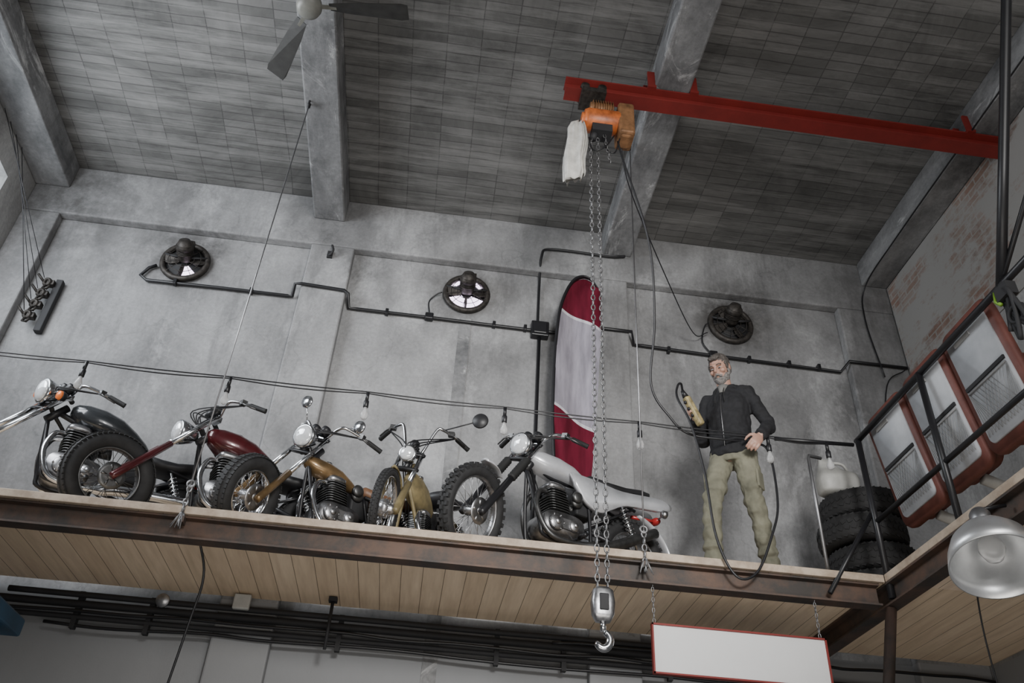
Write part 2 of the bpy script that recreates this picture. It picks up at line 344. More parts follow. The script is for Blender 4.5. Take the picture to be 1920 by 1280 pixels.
mk(MB().tube(cr([(1.15,4.38,6.98),(1.3,4.7,6.75),(1.8,5.5,6.6),(2.3,6.3,6.62),(2.5,6.44,6.75)],8),.005,6),'power_lead','black',None,'thin black power lead strung to the wall','cable')
# ------------------------------------------------------------------ ceiling fan
g=G('ceiling_fan',(-1.31,3.8,7.2),'ceiling fan with grey hub and dark metal blades','ceiling fan')
h=MB();h.lathe([(0,-.06),(.05,-.058),(.085,-.04),(.095,0),(.085,.05),(.05,.07),(0,.07)],(-1.31,3.8,7.25),(0,0,1),32);h.tube([(-1.31,3.8,7.3),(-1.31,3.8,7.85)],.014,10);h.lathe([(.015,0),(.05,.06),(.055,.1),(0,.1)],(-1.31,3.8,7.78),(0,0,1),20)
g.part(h,'hub','fanw')
for i in range(3):
    a=math.radians(115.5+120*i);d=V((math.cos(a),math.sin(a),0));s=V((-d.y,d.x,0));o=V((-1.31,3.8,7.26))
    pl=[(.15,.04),(.3,.058),(.5,.07),(.68,.08),(.73,.07)]
    top=[o+d*t+s*w_+V((0,0,.02)) for t,w_ in pl]+[o+d*t-s*w_-V((0,0,.02)) for t,w_ in reversed(pl)]
    g.part(MB().prism(top,(0,0,.006)),'fan_blade','fanb')
    g.part(MB().box(o+d*.13,(.14,.03,.012),0,Matrix.Rotation(a,3,'Z')),'blade_bracket','fanw')
# ------------------------------------------------------------------ suspension cables
def susp(x,ztop,lab):
    g=G('suspension_cable',(x,4.955,F-.1),lab,'steel cable')
    g.part(MB().tube([(x+.03,4.955,ztop),(x,4.955,F+.12)],.0055,6),'wire_rope','steel')
    m_=MB()
    for dz in(-.08,-.05): m_.torus((x+.03,4.955,ztop+dz+.06),(1,0,0),.02,.008,.01,14,6)
    g.part(m_,'upper_shackle','dark')
    g.part(MB().bb((x-.02,4.95,3.66),(x+.02,5.01,3.70)),'lug','rust')
    m_=MB();chain(m_,(x,4.955,F+.14),(x,4.955,F-.13),.04,.006,.015);m_.torus((x,4.955,F+.15),(0,1,0),.022,.008,.008,14,6)
    for i in range(7): m_.tube([(x,4.955,F-.02),(x+random.uniform(-.05,.05),4.945,F-.13+random.uniform(-.02,.03))],.003,4)
    g.part(m_,'shackle_chain','chain')
susp(-1.47,7.56,'wire rope and shackle holding the deck edge')
susp(1.36,7.56,'thin wire rope with chain holding the deck edge')
# ------------------------------------------------------------------ exhaust fans
def exfan(x,z,glow,lab):
    g=G('exhaust_fan',(x,6.49,z-.22),lab,'exhaust fan',group='wall exhaust fans')
    g.part(MB().torus((x,6.47,z),(0,1,0),.205,.028,.03,44,10),'ring','grease')
    g.part(MB().lathe([(0,.0),(.2,0),(.2,.006),(0,.006)],(x,6.49,z),(0,-1,0),40),'back_plate','dark')
    for s0,s1,r0,r1 in glow:
        pts=[];seg=20
        for i in range(seg+1):
            a=math.radians(s0+(s1-s0)*i/seg);rr_=r1*(1+.05*math.sin(i*1.9));pts.append((x+rr_*math.cos(a),6.478,z+rr_*math.sin(a)))
        for i in range(seg,-1,-1):
            a=math.radians(s0+(s1-s0)*i/seg);pts.append((x+r0*math.cos(a),6.478,z+r0*math.sin(a)))
        g.part(MB().prism(pts,(0,.004,0)),'light_opening','sky',label='bright daylight gap behind the blades')
    for i in range(4):
        a=math.radians(90*i+(0 if glow else 30));d=V((math.cos(a),0,math.sin(a)));s=V((-d.z,0,d.x));o=V((x,6.45,z))
        pl=[(.05,.02),(.12,.045),(.185,.035)] if i!=3 or not glow else [(.05,.01),(.12,.014),(.18,.01)]
        g.part(MB().prism([o+d*t+s*w_+V((0,.012,0)) for t,w_ in pl]+[o+d*t-s*w_-V((0,.012,0)) for t,w_ in reversed(pl)],(0,.003,0)),'fan_blade','grease')
    m_=MB().lathe([(0,-.03),(.06,-.03),(.07,0),(.07,.08),(.08,.085),(.08,.12),(.05,.18),(0,.18)],(x,6.44,z+.03),(0,-1,.45),24)
    for i in range(7): m_.torus((x,6.40-i*.014,z+.048+i*.0063),(0,-1,.45),.073,.006,.003,20,5)
    m_.box((x+.05,6.35,z+.13),(.05,.05,.04))
    g.part(m_,'motor','grease')
    m_=MB()
    for a in(15,165,95):
        a=math.radians(a);m_.tube([(x+.05*math.cos(a),6.42,z+.05*math.sin(a)),(x+.205*math.cos(a),6.45,z+.205*math.sin(a))],.012,6)
    g.part(m_,'bracket','dark')
    m_=MB()
    for q in(.09,.15): m_.torus((x,6.43,z),(0,1,0),q,.0035,.0035,32,5)
    for j in range(10):
        a=2*pi*j/10+.2;m_.tube([(x+.06*math.cos(a),6.43,z+.06*math.sin(a)),(x+.205*math.cos(a),6.445,z+.205*math.sin(a))],.003,5)
    g.part(m_,'wire_guard','grease')
exfan(-2.58,6.88,[(272,315,.05,.18)],'sooty round wall exhaust fan with small bright gap')
exfan(.11,6.90,[(200,266,.05,.18),(274,340,.05,.18),(35,62,.14,.185),(118,150,.14,.185)],'round wall exhaust fan with bright daylight behind blades')
exfan(2.76,6.91,[],'dark greasy round wall exhaust fan')
# ------------------------------------------------------------------ conduit
g=G('electrical_conduit',(.84,6.46,3.8),'black conduit run with junction box and clips','conduit')
y1=6.47;y2=6.375
path=[(-2.82,y1,6.80),(-2.88,y1,6.76),(-2.93,y1,6.66),(-2.86,y1,6.61),(-2.2,y1,6.62),(-1.56,y1,6.62),(-1.52,y1,6.62),(-1.50,y2,6.70),(-1.44,y2,6.71),(-1.04,y2,6.69),(-1.0,y2,6.66),(-.98,y1,6.56),(-.9,y1,6.56),(-.22,y1,6.56),(.84,y1,6.55),(1.22,y1,6.56),(1.28,y2,6.60),(1.72,y2,6.60),(1.76,y1,6.52),(1.84,y1,6.52),(2.54,y1,6.50),(3.82,y1,6.48),(3.88,y2,6.55),(4.47,y2,6.55)]
g.part(MB().tube(path,.016,8),'conduit_pipe','black')
g.part(MB().tube([(.84,y1,6.5),(.84,y1,3.8)],.016,8),'conduit_pipe','black')
g.part(MB().tube(cr([(.82,y1,6.6),(.82,y1,7.1),(.82,6.37,7.42),(.92,6.37,7.53),(1.5,6.37,7.53),(1.64,6.37,7.55),(1.68,6.37,7.56)],6),.013,8),'conduit_pipe','black')
g.part(MB().box((.84,6.455,6.55),(.17,.08,.17)).box((.84,6.41,6.55),(.13,.02,.13)),'junction_box','black',bev=.01)
g.part(MB().box((-.22,6.46,6.56),(.08,.06,.07)),'junction_box','black',bev=.01)
g.part(MB().box((2.54,6.46,6.5),(.08,.06,.07)),'junction_box','black',bev=.01)
for x in(-2.6,-1.9,-.62,.4,.7,2.1,2.9,3.3,3.6): g.part(MB().box((x,6.465,6.62 if x<-1.5 else 6.56 if x<1.5 else 6.5),(.03,.05,.06)),'pipe_clip','black',bev=.004)
g.part(MB().tube(cr([(-.22,y1,6.6),(-.24,y1,6.75),(-.18,6.45,6.83),(-.13,6.44,6.86)],5),.007,6),'fan_lead','black')
g.part(MB().tube(cr([(2.54,y1,6.5),(2.45,y1,6.65),(2.48,6.45,6.83),(2.52,6.44,6.87)],5),.007,6),'fan_lead','black')
mk(MB().tube(cr([(-1.27,6.4,7.12),(-1.24,6.36,7.1),(-1.22,6.34,7.14),(-1.24,6.34,7.2)],5),.012,8).box((-1.25,6.39,7.12),(.05,.02,.08)),'wall_hook','dark',None,'small dark iron hook fixed on concrete pilaster','hook')
g=G('pipe_run',(0,6.42,3.3),'bundle of dark pipes and cables under the deck','pipes')
for z,r_,y,a,b_ in((3.56,.028,6.36,-3.3,2.9),(3.47,.02,6.37,-3.2,4.45),(3.50,.012,6.33,-3.2,2.2),(3.62,.022,6.34,-2.9,2.0),(3.42,.012,6.37,-2.6,2.6),(3.58,.012,6.3,1.0,4.45)):
    pts=[(a+(b_-a)*i/14,y+random.uniform(-.006,.006),z+(random.uniform(-.014,.014) if r_<.015 else 0)) for i in range(15)]
    g.part(MB().tube(cr(pts,3),r_,8),'pipe','dark' if r_>.015 else 'black')
for x in(-2.4,-1.9,-.55,.6,1.1,1.9): g.part(MB().box((x,6.38,3.52),(.035,.05,.26)),'pipe_bracket','dark')
mk(MB().box((-1.27,6.29,3.655),(.12,.04,.11)),'wall_switch_box','whitepl',None,'small white electrical box on pilaster','electrical box',bev=.01)
mk(MB().lathe([(0,0),(.045,0),(.05,.02),(.045,.03),(0,.03)],(-1.82,6.31,3.62),(0,-1,-.3),24),'pressure_gauge','alu',None,'small round pressure gauge on the pipes','gauge')
mk(MB().tube(cr([(-1.42,5.3,3.7),(-1.36,5.4,3.5),(-1.4,5.5,3.2),(-1.5,5.6,2.2)],6),.008,6),'hanging_cable','black',None,'black cable hanging down under the deck','cable')
mk(MB().tube([(-.62,6.2,3.72),(-.62,6.2,3.35)],.012,8).box((-.62,6.2,3.7),(.06,.06,.03)),'hanging_rod','dark',None,'short dark rod fixed under the deck','rod')
mk(MB().tube(cr([(3.3,4.6,3.72),(3.32,4.7,3.3),(3.4,4.8,2.6)],6),.005,6),'hanging_cable','black',None,'thin cable hanging from the gallery underside','cable')
g=G('hanging_sign',(1.93,5.02,3.05),'blank white sign board with red frame on chains','sign')
g.part(MB().bb((1.41,5.02,3.055),(2.48,5.035,3.33)),'board','sign')
f=MB()
f.bb((1.400,5.01,3.33),(2.490,5.045,3.34)).bb((1.400,5.01,3.045),(2.490,5.045,3.055)).bb((1.400,5.01,3.045),(1.41,5.045,3.34)).bb((2.48,5.01,3.045),(2.490,5.045,3.34))
g.part(f,'sign_frame','red',label='thin red border frame')
for x in(1.42,2.46):
    c=MB();chain(c,(x,5.03,3.34),(x,5.03,3.6),.03,.003,.008);g.part(c,'sign_chain','chain')
# ------------------------------------------------------------------ flag
g=G('feather_flag',(.95,6.2,F),'tall maroon and white feather flag on black pole','flag')
left=[(.98,4.9),(.955,5.4),(.955,5.9),(.97,6.3),(1.0,6.63),(1.06,6.86),(1.13,7.0),(1.22,7.06),(1.30,7.03),(1.37,6.93)]
right=[(1.27,4.76),(1.305,5.2),(1.335,5.7),(1.365,6.2),(1.38,6.5),(1.385,6.7),(1.387,6.8),(1.388,6.84),(1.389,6.87),(1.39,6.89)]
L2=[(p.x,p.y) for p in cr([(a,b,0) for a,b in left],4)];R2=[(p.x,p.y) for p in cr([(a,b,0) for a,b in right],4)]
nv=len(L2);nu=13;vs=[];fs=[]
for i in range(nv):
    for j in range(nu):
        u=j/(nu-1);x=L2[i][0]*(1-u)+R2[i][0]*u;z=L2[i][1]*(1-u)+R2[i][1]*u
        vs.append((x,6.2+.03*math.sin(u*6+z*1.9)+.012*math.sin(z*9+u*4),z))
for i in range(nv-1):
    for j in range(nu-1): fs.append((i*nu+j,i*nu+j+1,(i+1)*nu+j+1,(i+1)*nu+j))
m,nt,b=nm('flag_cloth');gg=nt.nodes.new('ShaderNodeNewGeometry');sx=nt.nodes.new('ShaderNodeSeparateXYZ');nt.links.new(gg.outputs['Position'],sx.inputs[0])
dz=mth(nt,'ADD',sx.outputs[2],mth(nt,'MULTIPLY',sx.outputs[0],.62))
inband=mth(nt,'MULTIPLY',mth(nt,'GREATER_THAN',dz,6.16),mth(nt,'LESS_THAN',dz,7.26))
edge=mth(nt,'ADD',mth(nt,'LESS_THAN',mth(nt,'ABSOLUTE',mth(nt,'SUBTRACT',dz,7.26)),.016),mth(nt,'LESS_THAN',mth(nt,'ABSOLUTE',mth(nt,'SUBTRACT',dz,6.16)),.016))
c=mixc(nt,inband,(.13,.011,.026),(.34,.32,.37));c=mixc(nt,edge,c,(.62,.61,.65))
c=mixc(nt,.75,c,ramp(nt,noise(nt,coords(nt,(7,1,1.0)),2,4),.35,.65,(.5,.5,.5,1),(1.05,1.05,1.05,1)),'MULTIPLY')
nt.links.new(c,b.inputs['Base Color']);b.inputs['Roughness'].default_value=.9;b.inputs['Specular IOR Level'].default_value=.15;M['flag']=m
g.part(MB().add(vs,fs,0,True),'sail','flag')
g.part(MB().tube([(x-.008,6.195,z) for x,z in L2],[.032]*(nv-12)+[.032-.024*i/11 for i in range(12)],8,ell=.5),'pole_sleeve','black')
g.part(MB().tube([(.985,6.2,F),(.98,6.2,4.95)],.014,8),'pole','black')
g.part(MB().box((.98,6.2,F+.01),(.5,.04,.02)).box((.98,6.2,F+.01),(.04,.34,.02)),'cross_base','black')
# ------------------------------------------------------------------ string lights
g=G('string_lights',(-.2,5.0,4.5),'black festoon cable with clear unlit bulbs','string lights')
bx=[-2.37,-1.43,-.51,.43,1.37,2.29,2.72]
anch=[-4.15,-3.3]+bx
for off in(0,.018):
    pts=[]
    for a,b_ in zip(anch[:-1],anch[1:]):
        for i in range(8):
            t=i/8;pts.append((a+(b_-a)*t,4.985+off*.5,4.715+off-.02*math.sin(pi*t)*(1 if off==0 else .3)))
    pts.append((2.78,4.985,4.715+off));g.part(MB().tube(pts,.0045,6),'cable','black')
for x in bx+[-3.3]:
    s_=MB().tube([(x,4.985,4.72),(x,4.985,4.66)],.012,10).lathe([(.012,0),(.018,-.01),(.018,-.055),(.012,-.06)],(x,4.985,4.66),(0,0,1),14)
    g.part(s_,'lamp_socket','black')
    bl=MB().lathe([(.012,0),(.014,-.018),(.023,-.042),(.027,-.058),(.022,-.078),(.011,-.088),(0,-.09)],(x,4.985,4.6),(0,0,1),18)
    bo=g.part(bl,'light_bulb','glass')
    g.part(MB().tube(cr([(x-.006,4.985,4.6),(x-.01,4.985,4.56),(x,4.985,4.545),(x+.01,4.985,4.56),(x+.006,4.985,4.6)],4),.0015,4),'filament','steel',bo)
# ------------------------------------------------------------------ railing & gallery
g=G('railing',(2.95,4.0,F),'black tubular steel railing on the side gallery','railing')
T=lambda a,b_,r=.019:MB().tube([a,b_],r,10)
g.part(T((2.96,5.0,4.77),(2.96,2.0,4.75),.022),'top_rail','black')
g.part(T((2.96,4.97,4.14),(2.96,2.0,4.12),.018),'middle_rail','black')
for y in(4.97,4.12,2.9): g.part(T((2.955,y,3.62),(2.955,y,4.77),.022),'post','black')
g.part(T((2.93,5.0,4.74),(2.35,5.0,4.72),.014),'front_rail','black')
g.part(T((2.94,4.98,4.2),(2.55,4.98,3.62),.016),'brace','black')
g.part(MB().tube([(2.96,3.24,4.76),(2.96,2.90,5.40),(2.96,2.45,6.25),(2.96,2.3,6.6)],.028,10),'inclined_post','black')
g.part(MB().tube([(2.96,3.2,4.8),(3.1,2.9,5.3),(3.1,2.4,6.3)],.016,10),'inclined_post','black')
mk(MB().tube([(2.6,5.05,F),(2.6,5.05,4.62),(2.62,5.08,4.66),(2.72,5.1,4.66)],.012,10),'steel_stand','steel',None,'slim steel tube stand beside the tyres','stand')
mk(MB().tube([(2.96,5.02,3.57),(2.80,5.04,2.9),(2.2,5.1,0)],.036,8),'steel_strut','darkrust',None,'thick dark angled steel strut below the deck corner','strut')
mk(MB().tube(cr([(4.42,6.35,6.5),(4.2,6.36,6.3),(4.05,6.36,5.6),(4.0,6.36,5.0)],6),.006,6),'wall_cable','black',None,'thin black cable on corner pilaster','cable')
mk(MB().tube(cr([(4.2,2.5,7.56),(4.2,4.2,7.56),(4.21,5.6,7.565),(4.2,6.3,7.5),(4.15,6.37,7.1),(4.2,6.36,6.4)],6),.008,6),'wall_cable','black',None,'black cable clipped along the concrete beam','cable')
h=MB()
for i in range(5):
    a=i*1.3;h.tube(cr([(2.93,3.20+.02*i,4.74),(2.92+.03*math.sin(a),3.18+.06*math.sin(a),4.62),(2.92,3.16+.08*math.cos(a),4.44-.02*i),(2.93,3.22,4.58),(2.93,3.21,4.74)],5),.014,6)
h.box((2.92,3.18,4.66),(.06,.1,.08)).torus((2.92,3.16,4.5),(1,.2,0),.05,.012,.014,20,8);ha=mk(h,'strap_harness','dark',None,'tangled black straps with small green buckle on the rail','harness')
M_=ha.location
mk(MB().tube([V((2.905,3.24,4.70))-M_,V((2.90,3.25,4.64))-M_,V((2.90,3.22,4.60))-M_],.011,8),'green_buckle','green',ha,'green buckle strap')
def rrect(cx,cz,w_,h_,r_,n=5,x=0,taper=0):
    pts=[]
    for (sx_,sz_,a0) in((1,1,0),(-1,1,90),(-1,-1,180),(1,-1,270)):
        for i in range(n+1):
            a=math.radians(a0+90*i/n);px=sx_*(w_/2-r_)+r_*math.cos(a);pz=sz_*(h_/2-r_)+r_*math.sin(a)
            pts.append(V((x,cx+px*(1-taper*pz/h_),cz+pz)))
    return pts
for yc in(4.68,4.18,3.68):
    root=empty('shell_seat',(3.30,yc,F),'dull burnt orange tip-up seat with grey back panel and net pocket','seat',0,'row of seats behind the railing')
    tilt=Matrix.Translation(V((-.15,0,.30)))@Matrix.Rotation(math.radians(-9),4,'Y')
    sh=MB().loft([rrect(0,.42,.465,.80,.07,6,-.02,.04),rrect(0,.42,.49,.83,.09,6,.0,.04),rrect(0,.42,.49,.83,.10,6,.025,.04),rrect(0,.42,.46,.80,.09,6,.04,.04)]).xf(tilt)
    s0=mk(sh,'backrest','seatred',root)
    mk(MB().loft([rrect(0,.43,.385,.70,.04,6,-.032,.04),rrect(0,.43,.395,.71,.04,6,-.016,.04)]).xf(tilt),'back_panel','seatgrey',s0,'pale grey back panel')
    mk(MB().box((-.037,0,.43),(.012,.37,.022)).xf(tilt),'panel_seam','dark',s0)
    mk(MB().box((-.037,.04,.70),(.01,.15,.025)).xf(tilt),'panel_slot','seatin',s0)
    net=MB()
    for i in range(13):
        net.tube([(-.038,-.18+i*.03,.12),(-.038,max(-.18,min(.18,-.18+i*.03+.15)),.40)],.0016,4);net.tube([(-.038,-.18+i*.03,.12),(-.038,max(-.18,min(.18,-.18+i*.03-.15)),.40)],.0016,4)
    net.tube([(-.04,-.18,.40),(-.04,.18,.40)],.005,6);net.xf(tilt)
    mk(net,'net_pocket','seatin',s0)
    sp_=MB().loft([rrect(0,.26,.38,.40,.08,6,.06),rrect(0,.26,.42,.44,.1,6,.08),rrect(0,.26,.42,.44,.1,6,.12),rrect(0,.26,.38,.4,.08,6,.135)]).xf(tilt)
    mk(sp_,'seat_pan','seatred',root)
    mk(MB().tube([(-.08,0,.33),(.1,0,.27)],.035,14),'support','whitepl',root)
tr_=MB().tube([(3.4,4.88,3.99),(3.4,3.40,3.99)],.042,16)
for y in(4.7,3.5): tr_.tube([(3.4,y,3.98),(3.4,y,F)],.03,10)
mk(tr_,'seat_rail','whitepl',None,'thick white enamelled tube under the seat row','tube')
def tyre(c,ax,R,w_,lab,grp='stacked car tyres'):
    t=MB();a,b_,n_=frame(ax);c=V(c)
    rg=[];NU=40
    for i in range(NU):
        th=2*pi*i/NU;d=a*math.cos(th)+b_*math.sin(th)
        sec=[(R*.60,-w_*.35),(R*.62,-w_*.46),(R*.8,-w_*.5),(R*.93,-w_*.44),(R,-w_*.30),(R,w_*.30),(R*.93,w_*.44),(R*.8,w_*.5),(R*.62,w_*.46),(R*.60,w_*.35)]
        rg.append([c+d*r_+n_*h_ for r_,h_ in sec])
    t.loft(rg,0,False,True,True)
    for i in range(NU):
        for h_,o in((-.34,0),(-.12,.5),(.12,0),(.34,.5)):
            th2=2*pi*(i+.5+o)/NU;d2=a*math.cos(th2)+b_*math.sin(th2);R2_=Matrix((d2,n_.cross(d2),n_)).transposed()@Matrix.Rotation(.4 if h_>0 else -.4,3,'X')
            t.box(c+d2*(R+(.0 if abs(h_)<.2 else -.014))+n_*(h_*w_),(.010,R*.10,w_*.15),0,R2_)
    mk(t,'tyre','rubber',None,lab,'tyre',group=grp)
offs=[(0,0),(.03,.02),(-.03,-.01),(.02,.0)]
for i in range(4): tyre((3.19+offs[i][0],5.55+offs[i][1],F+.107+i*.206),(0,0,1),.31,.2,'chunky black off-road tyre lying in a stack')
tyre((3.95,5.6,F+.107),(0,0,1),.31,.2,'chunky black tyre lying beside the stack')
tyre((3.95,5.6,F+.313),(0,0,1),.31,.2,'chunky black tyre lying beside the stack')
g=G('plastic_canister',(3.03,5.5,F+.85),'dull pale rounded plastic canister on the tyres','canister')
cn=MB();cn.loft([[(3.03+a*w_+sh_,5.5+b2*w_*.6,z) for a,b2 in [(math.copysign(abs(math.cos(t))**.6,math.cos(t)),math.copysign(abs(math.sin(t))**.6,math.sin(t))) for t in [2*pi*j/24 for j in range(24)]]] for z,w_,sh_ in((F+.84,.13,0),(F+.855,.155,0),(F+.95,.16,0),(F+1.0,.15,0),(F+1.03,.10,-.04),(F+1.09,.045,-.08),(F+1.12,.045,-.08))]);g.part(cn,'canister_body','whitepl')
g.part(MB().tube(cr([(2.99,5.5,F+1.05),(3.0,5.5,F+1.10),(3.10,5.5,F+1.10),(3.14,5.5,F+1.0)],5),.012,8),'carry_handle','whitepl')
g=G('dome_lamp',(2.66,3.5,3.1),'large spun metal dome pendant lamp','pendant lamp')
ax=V((-.22,-.36,-1)).normalized();o=V((2.70,3.6,3.46))
sh=MB();pr=[(.035,-.02),(.06,0),(.13,.04),(.175,.1),(.2,.17),(.212,.25),(.206,.25),(.194,.17),(.168,.105),(.125,.05),(.05,.015),(.0,.015)]
sh.lathe(pr,o,ax,44,0,True,False);g.part(sh,'lamp_shade','lampm')
g.part(MB().lathe([(0,-.12),(.04,-.12),(.05,-.1),(.05,0),(0,0)],o,ax,24),'lamp_cap','steel')
g.part(MB().lathe([(.02,0),(.025,.04),(.055,.1),(.06,.14),(.04,.19),(0,.2)],o,ax,24),'lamp_bulb','glass')
c=MB();chain(c,o-ax*.12,(2.78,3.7,3.62),.03,.004,.01);g.part(c,'lamp_chain','chain')
g.part(MB().tube([(2.78,3.7,3.62),(2.93,3.7,3.66)],.01,8),'lamp_bracket','black')
g=G('pulley_rack',(-3.58,6.45,5.9),'dark upright bar with dense iron pulley blocks and cords','pulley rack')
g.part(MB().box((-3.58,6.46,6.18),(.06,.06,.58)),'bar','dark',bev=.006)
for i in range(4):
    p=V((-3.66-.012*i,6.40,6.40-.125*i))
    m_=MB().torus(p,(.3,1,.2),.03,.016,.02,18,8).box(p+V((.03,.02,0)),(.06,.06,.05)).tube([p+V((0,0,-.03)),p+V((.0,-.03,-.09)),p+V((.035,-.035,-.10)),p+V((.05,-.03,-.06))],.012,6).tube([p+V((-.03,0,.0)),p+V((-.09,-.03,.06))],.012,6)
    g.part(m_,'pulley','grease')
    g.part(MB().tube([p+V((-.03,-.02,.03)),(-4.12,5.4+i*.15,7.5)],.004,4),'cord','black')
g=G('vehicle_lift',(-2.18,3.9,0),'tall dark blue painted vehicle lift column','vehicle lift')
c=MB();c.bb((-2.42,3.75,0),(-1.86,3.8,2.72)).bb((-2.42,3.8,0),(-2.36,4.15,2.72)).bb((-1.92,3.8,0),(-1.86,4.15,2.72));g.part(c,'column','blue',bev=.01)
g.part(MB().bb((-2.46,3.72,2.72),(-1.79,4.2,2.80)),'top_plate','blue',bev=.01)
g.part(MB().bb((-2.6,3.6,0),(-1.76,4.3,.03)),'base_plate','blue')
g.part(MB().bb((-2.28,3.735,2.1),(-1.93,3.75,2.62)),'inspection_opening','dark')
g.part(MB().bb((-2.34,3.82,1.0),(-1.94,4.12,1.5)).bb((-2.24,3.9,1.02),(-2.04,5.1,1.12)),'lift_carriage','dark',bev=.01)
# ------------------------------------------------------------------ motorcycles
def helix(mb,a,b_,R,r_,turns,mat=0):
    a=V(a);b_=V(b_);u,v,t=frame(b_-a);L=(b_-a).length;n=turns*10
    mb.tube([a+t*(L*i/n)+(u*math.cos(2*pi*i/10)+v*math.sin(2*pi*i/10))*R for i in range(n+1)],r_,5,mat);return mb
def supr(x,zc,w_,h_,n=20,e=.75,zb=1):
    out=[]
    for j in range(n):
        t=2*pi*j/n;c_=math.cos(t);s_=math.sin(t)
        out.append(V((x,w_*math.copysign(abs(c_)**e,c_),zc+h_*math.copysign(abs(s_)**e,s_)*(1 if s_>0 else zb))))
    return out
def bike(c):
    wb=c['wb'];al=math.radians(c['al']);ang=pi+al;fd=V((math.cos(ang),math.sin(ang),0))
    Rf,tf,Rr,tr=c['Rf'],c['tf'],c['Rr'],c['tr']
    root=empty('motorcycle',V((c['x'],c['y'],F))-fd*(wb/2),c['label'],'motorcycle',ang)
    P=lambda s,z,y=0:V((wb/2-s,y,z))
    top=P(*c['top']);ax0=P(0,Rf);axis=(top-ax0).normalized();perp=V((axis.z,0,-axis.x))
    S=Matrix.Translation(top)@Matrix.Rotation(math.radians(c['steer']),4,axis)@Matrix.Translation(-top)
    def wheel(nm_,o,R,t,X,knob,disc):
        w_=MB();ro=R-t*.5
        w_.torus(o,(0,1,0),ro,t*.5,t*.52,56,14)
        nb=36 if knob else 52;hb_=.011 if knob else .004
        for i in range(nb):
            for k_,(yy,of) in enumerate(((-.33,0),(0,.5),(.33,0))):
                th=2*pi*(i+of)/nb;d=V((math.cos(th),0,math.sin(th)));sd=V((-d.z,0,d.x))
                rad=ro+t*.5*math.cos(math.asin(min(.99,abs(yy)/.52)))*1.0
                w_.box(o+d*(rad+hb_*.2)+V((0,yy*t,0)),(hb_*2,t*.24,2*pi*R/nb*(.5 if knob else .75)),0,Matrix((d,V((0,1,0)),sd)).transposed())
        w_.xf(X);wo=mk(w_,nm_,'rubber',root)
        r_=MB();Ri=R-t*1.0
        r_.torus(o,(0,1,0),Ri+.004,.010,t*.34,48,8)
        for i in range(32):
            th=2*pi*i/32;d=V((math.cos(th),0,math.sin(th)));th2=th+(.5 if (i//2)%2 else -.5);d2=V((math.cos(th2),0,math.sin(th2)))
            sy=.035 if i%2 else -.035
            r_.tube([o+d2*.035+V((0,sy,0)),o+d*Ri],.002,4)
        r_.xf(X);mk(r_,'wheel_rim',c.get('rimm','chrome'),wo)
        h_=MB().lathe([(0,-.07),(.02,-.07),(.035,-.05),(.035,.05),(.02,.07),(0,.07)],o,(0,1,0),20)
        if disc:
            h_.lathe([(disc*.7,-.002),(disc,-.002),(disc,.002),(disc*.7,.002)],o+V((0,.062,0)),(0,1,0),32)
            for i in range(5):
                a=2*pi*i/5;d=V((math.cos(a),0,math.sin(a)));h_.tube([o+V((0,.055,0))+d*.03,o+V((0,.062,0))+d*disc*.8],.01,6)
        else: h_.lathe([(0,-.03),(.06,-.03),(.065,0),(.06,.03),(0,.03)],o,(0,1,0),28)
        h_.xf(X);mk(h_,'wheel_hub',c.get('hub','alu'),wo)
    wheel('front_wheel',ax0,Rf,tf,S,c.get('knob',False),c.get('disc',.11))
    wheel('rear_wheel',P(wb,Rr),Rr,tr,Matrix(),c.get('knob',False),0)
    hw=max(.075,tf*.5+.04);ut=top+axis*.05
    f_=MB();mid=ax0.lerp(top,c.get('slid',.5))
    for y in(-hw,hw): f_.tube([ax0+V((0,y,0))-axis*.02,ax0+V((0,y,0)),mid+V((0,y,0))],[.024,.027,.024],12)
    f_.tube([ax0+V((0,-hw,0)),ax0+V((0,hw,0))],.012,8);f_.xf(S);fo=mk(f_,'fork',c.get('forkm','chrome'),root)
    f_=MB()
    for y in(-hw,hw): f_.tube([mid+V((0,y,0)),ut+V((0,y,0))],.018,12)
    f_.xf(S);mk(f_,'fork_tube','chrome',fo)
    if c.get('gaiter'):
        f_=MB()
        for y in(-hw,hw):
            a=mid+V((0,y,0));b_=a.lerp(top+V((0,y,0)),.6)
            f_.tube([a.lerp(b_,i/18) for i in range(19)],[.034 if i%2 else .026 for i in range(19)],12)
        f_.xf(S);mk(f_,'fork_gaiter','grip',fo)
    f_=MB()
    for q in(.03,-.14):
        f_.loft([[top+axis*(q+dz)+V((.03*math.cos(t),(hw+.028)*math.sin(t),0)) for t in [2*pi*j/16 for j in range(16)]] for dz in(-.012,.012)])
    f_.tube([top+axis*.03,top-axis*.14],.025,10);f_.xf(S);mk(f_,'yoke',c.get('yoke','black'),fo)
    hp=P(*c['hl']);hr=c.get('hr',.085);hd=V((1,0,-.12)).normalized()
    h_=MB().lathe([(0,-.13),(hr*.35,-.125),(hr*.7,-.09),(hr*.95,-.03),(hr*1.04,.0),(hr*1.04,.018),(hr*.93,.022)],hp,hd,30).xf(S)
    ho=mk(h_,'headlight',c.get('hlm','chrome'),root)
    h_=MB().lathe([(hr*.95,.016),(hr*.8,.034),(hr*.45,.046),(0,.05)],hp,hd,30).xf(S);mk(h_,'headlight_lens','lens',ho)
    mk(MB().tube([hp-hd*.05+V((0,-hr,0)),hp-hd*.05+V((0,hr,0))],.009,8).tube([hp-hd*.05,top-axis*.06],.014,8).xf(S),'headlight_bracket','black',ho)
    ip=top+axis*.08+V((.03,0,0));i_=MB()
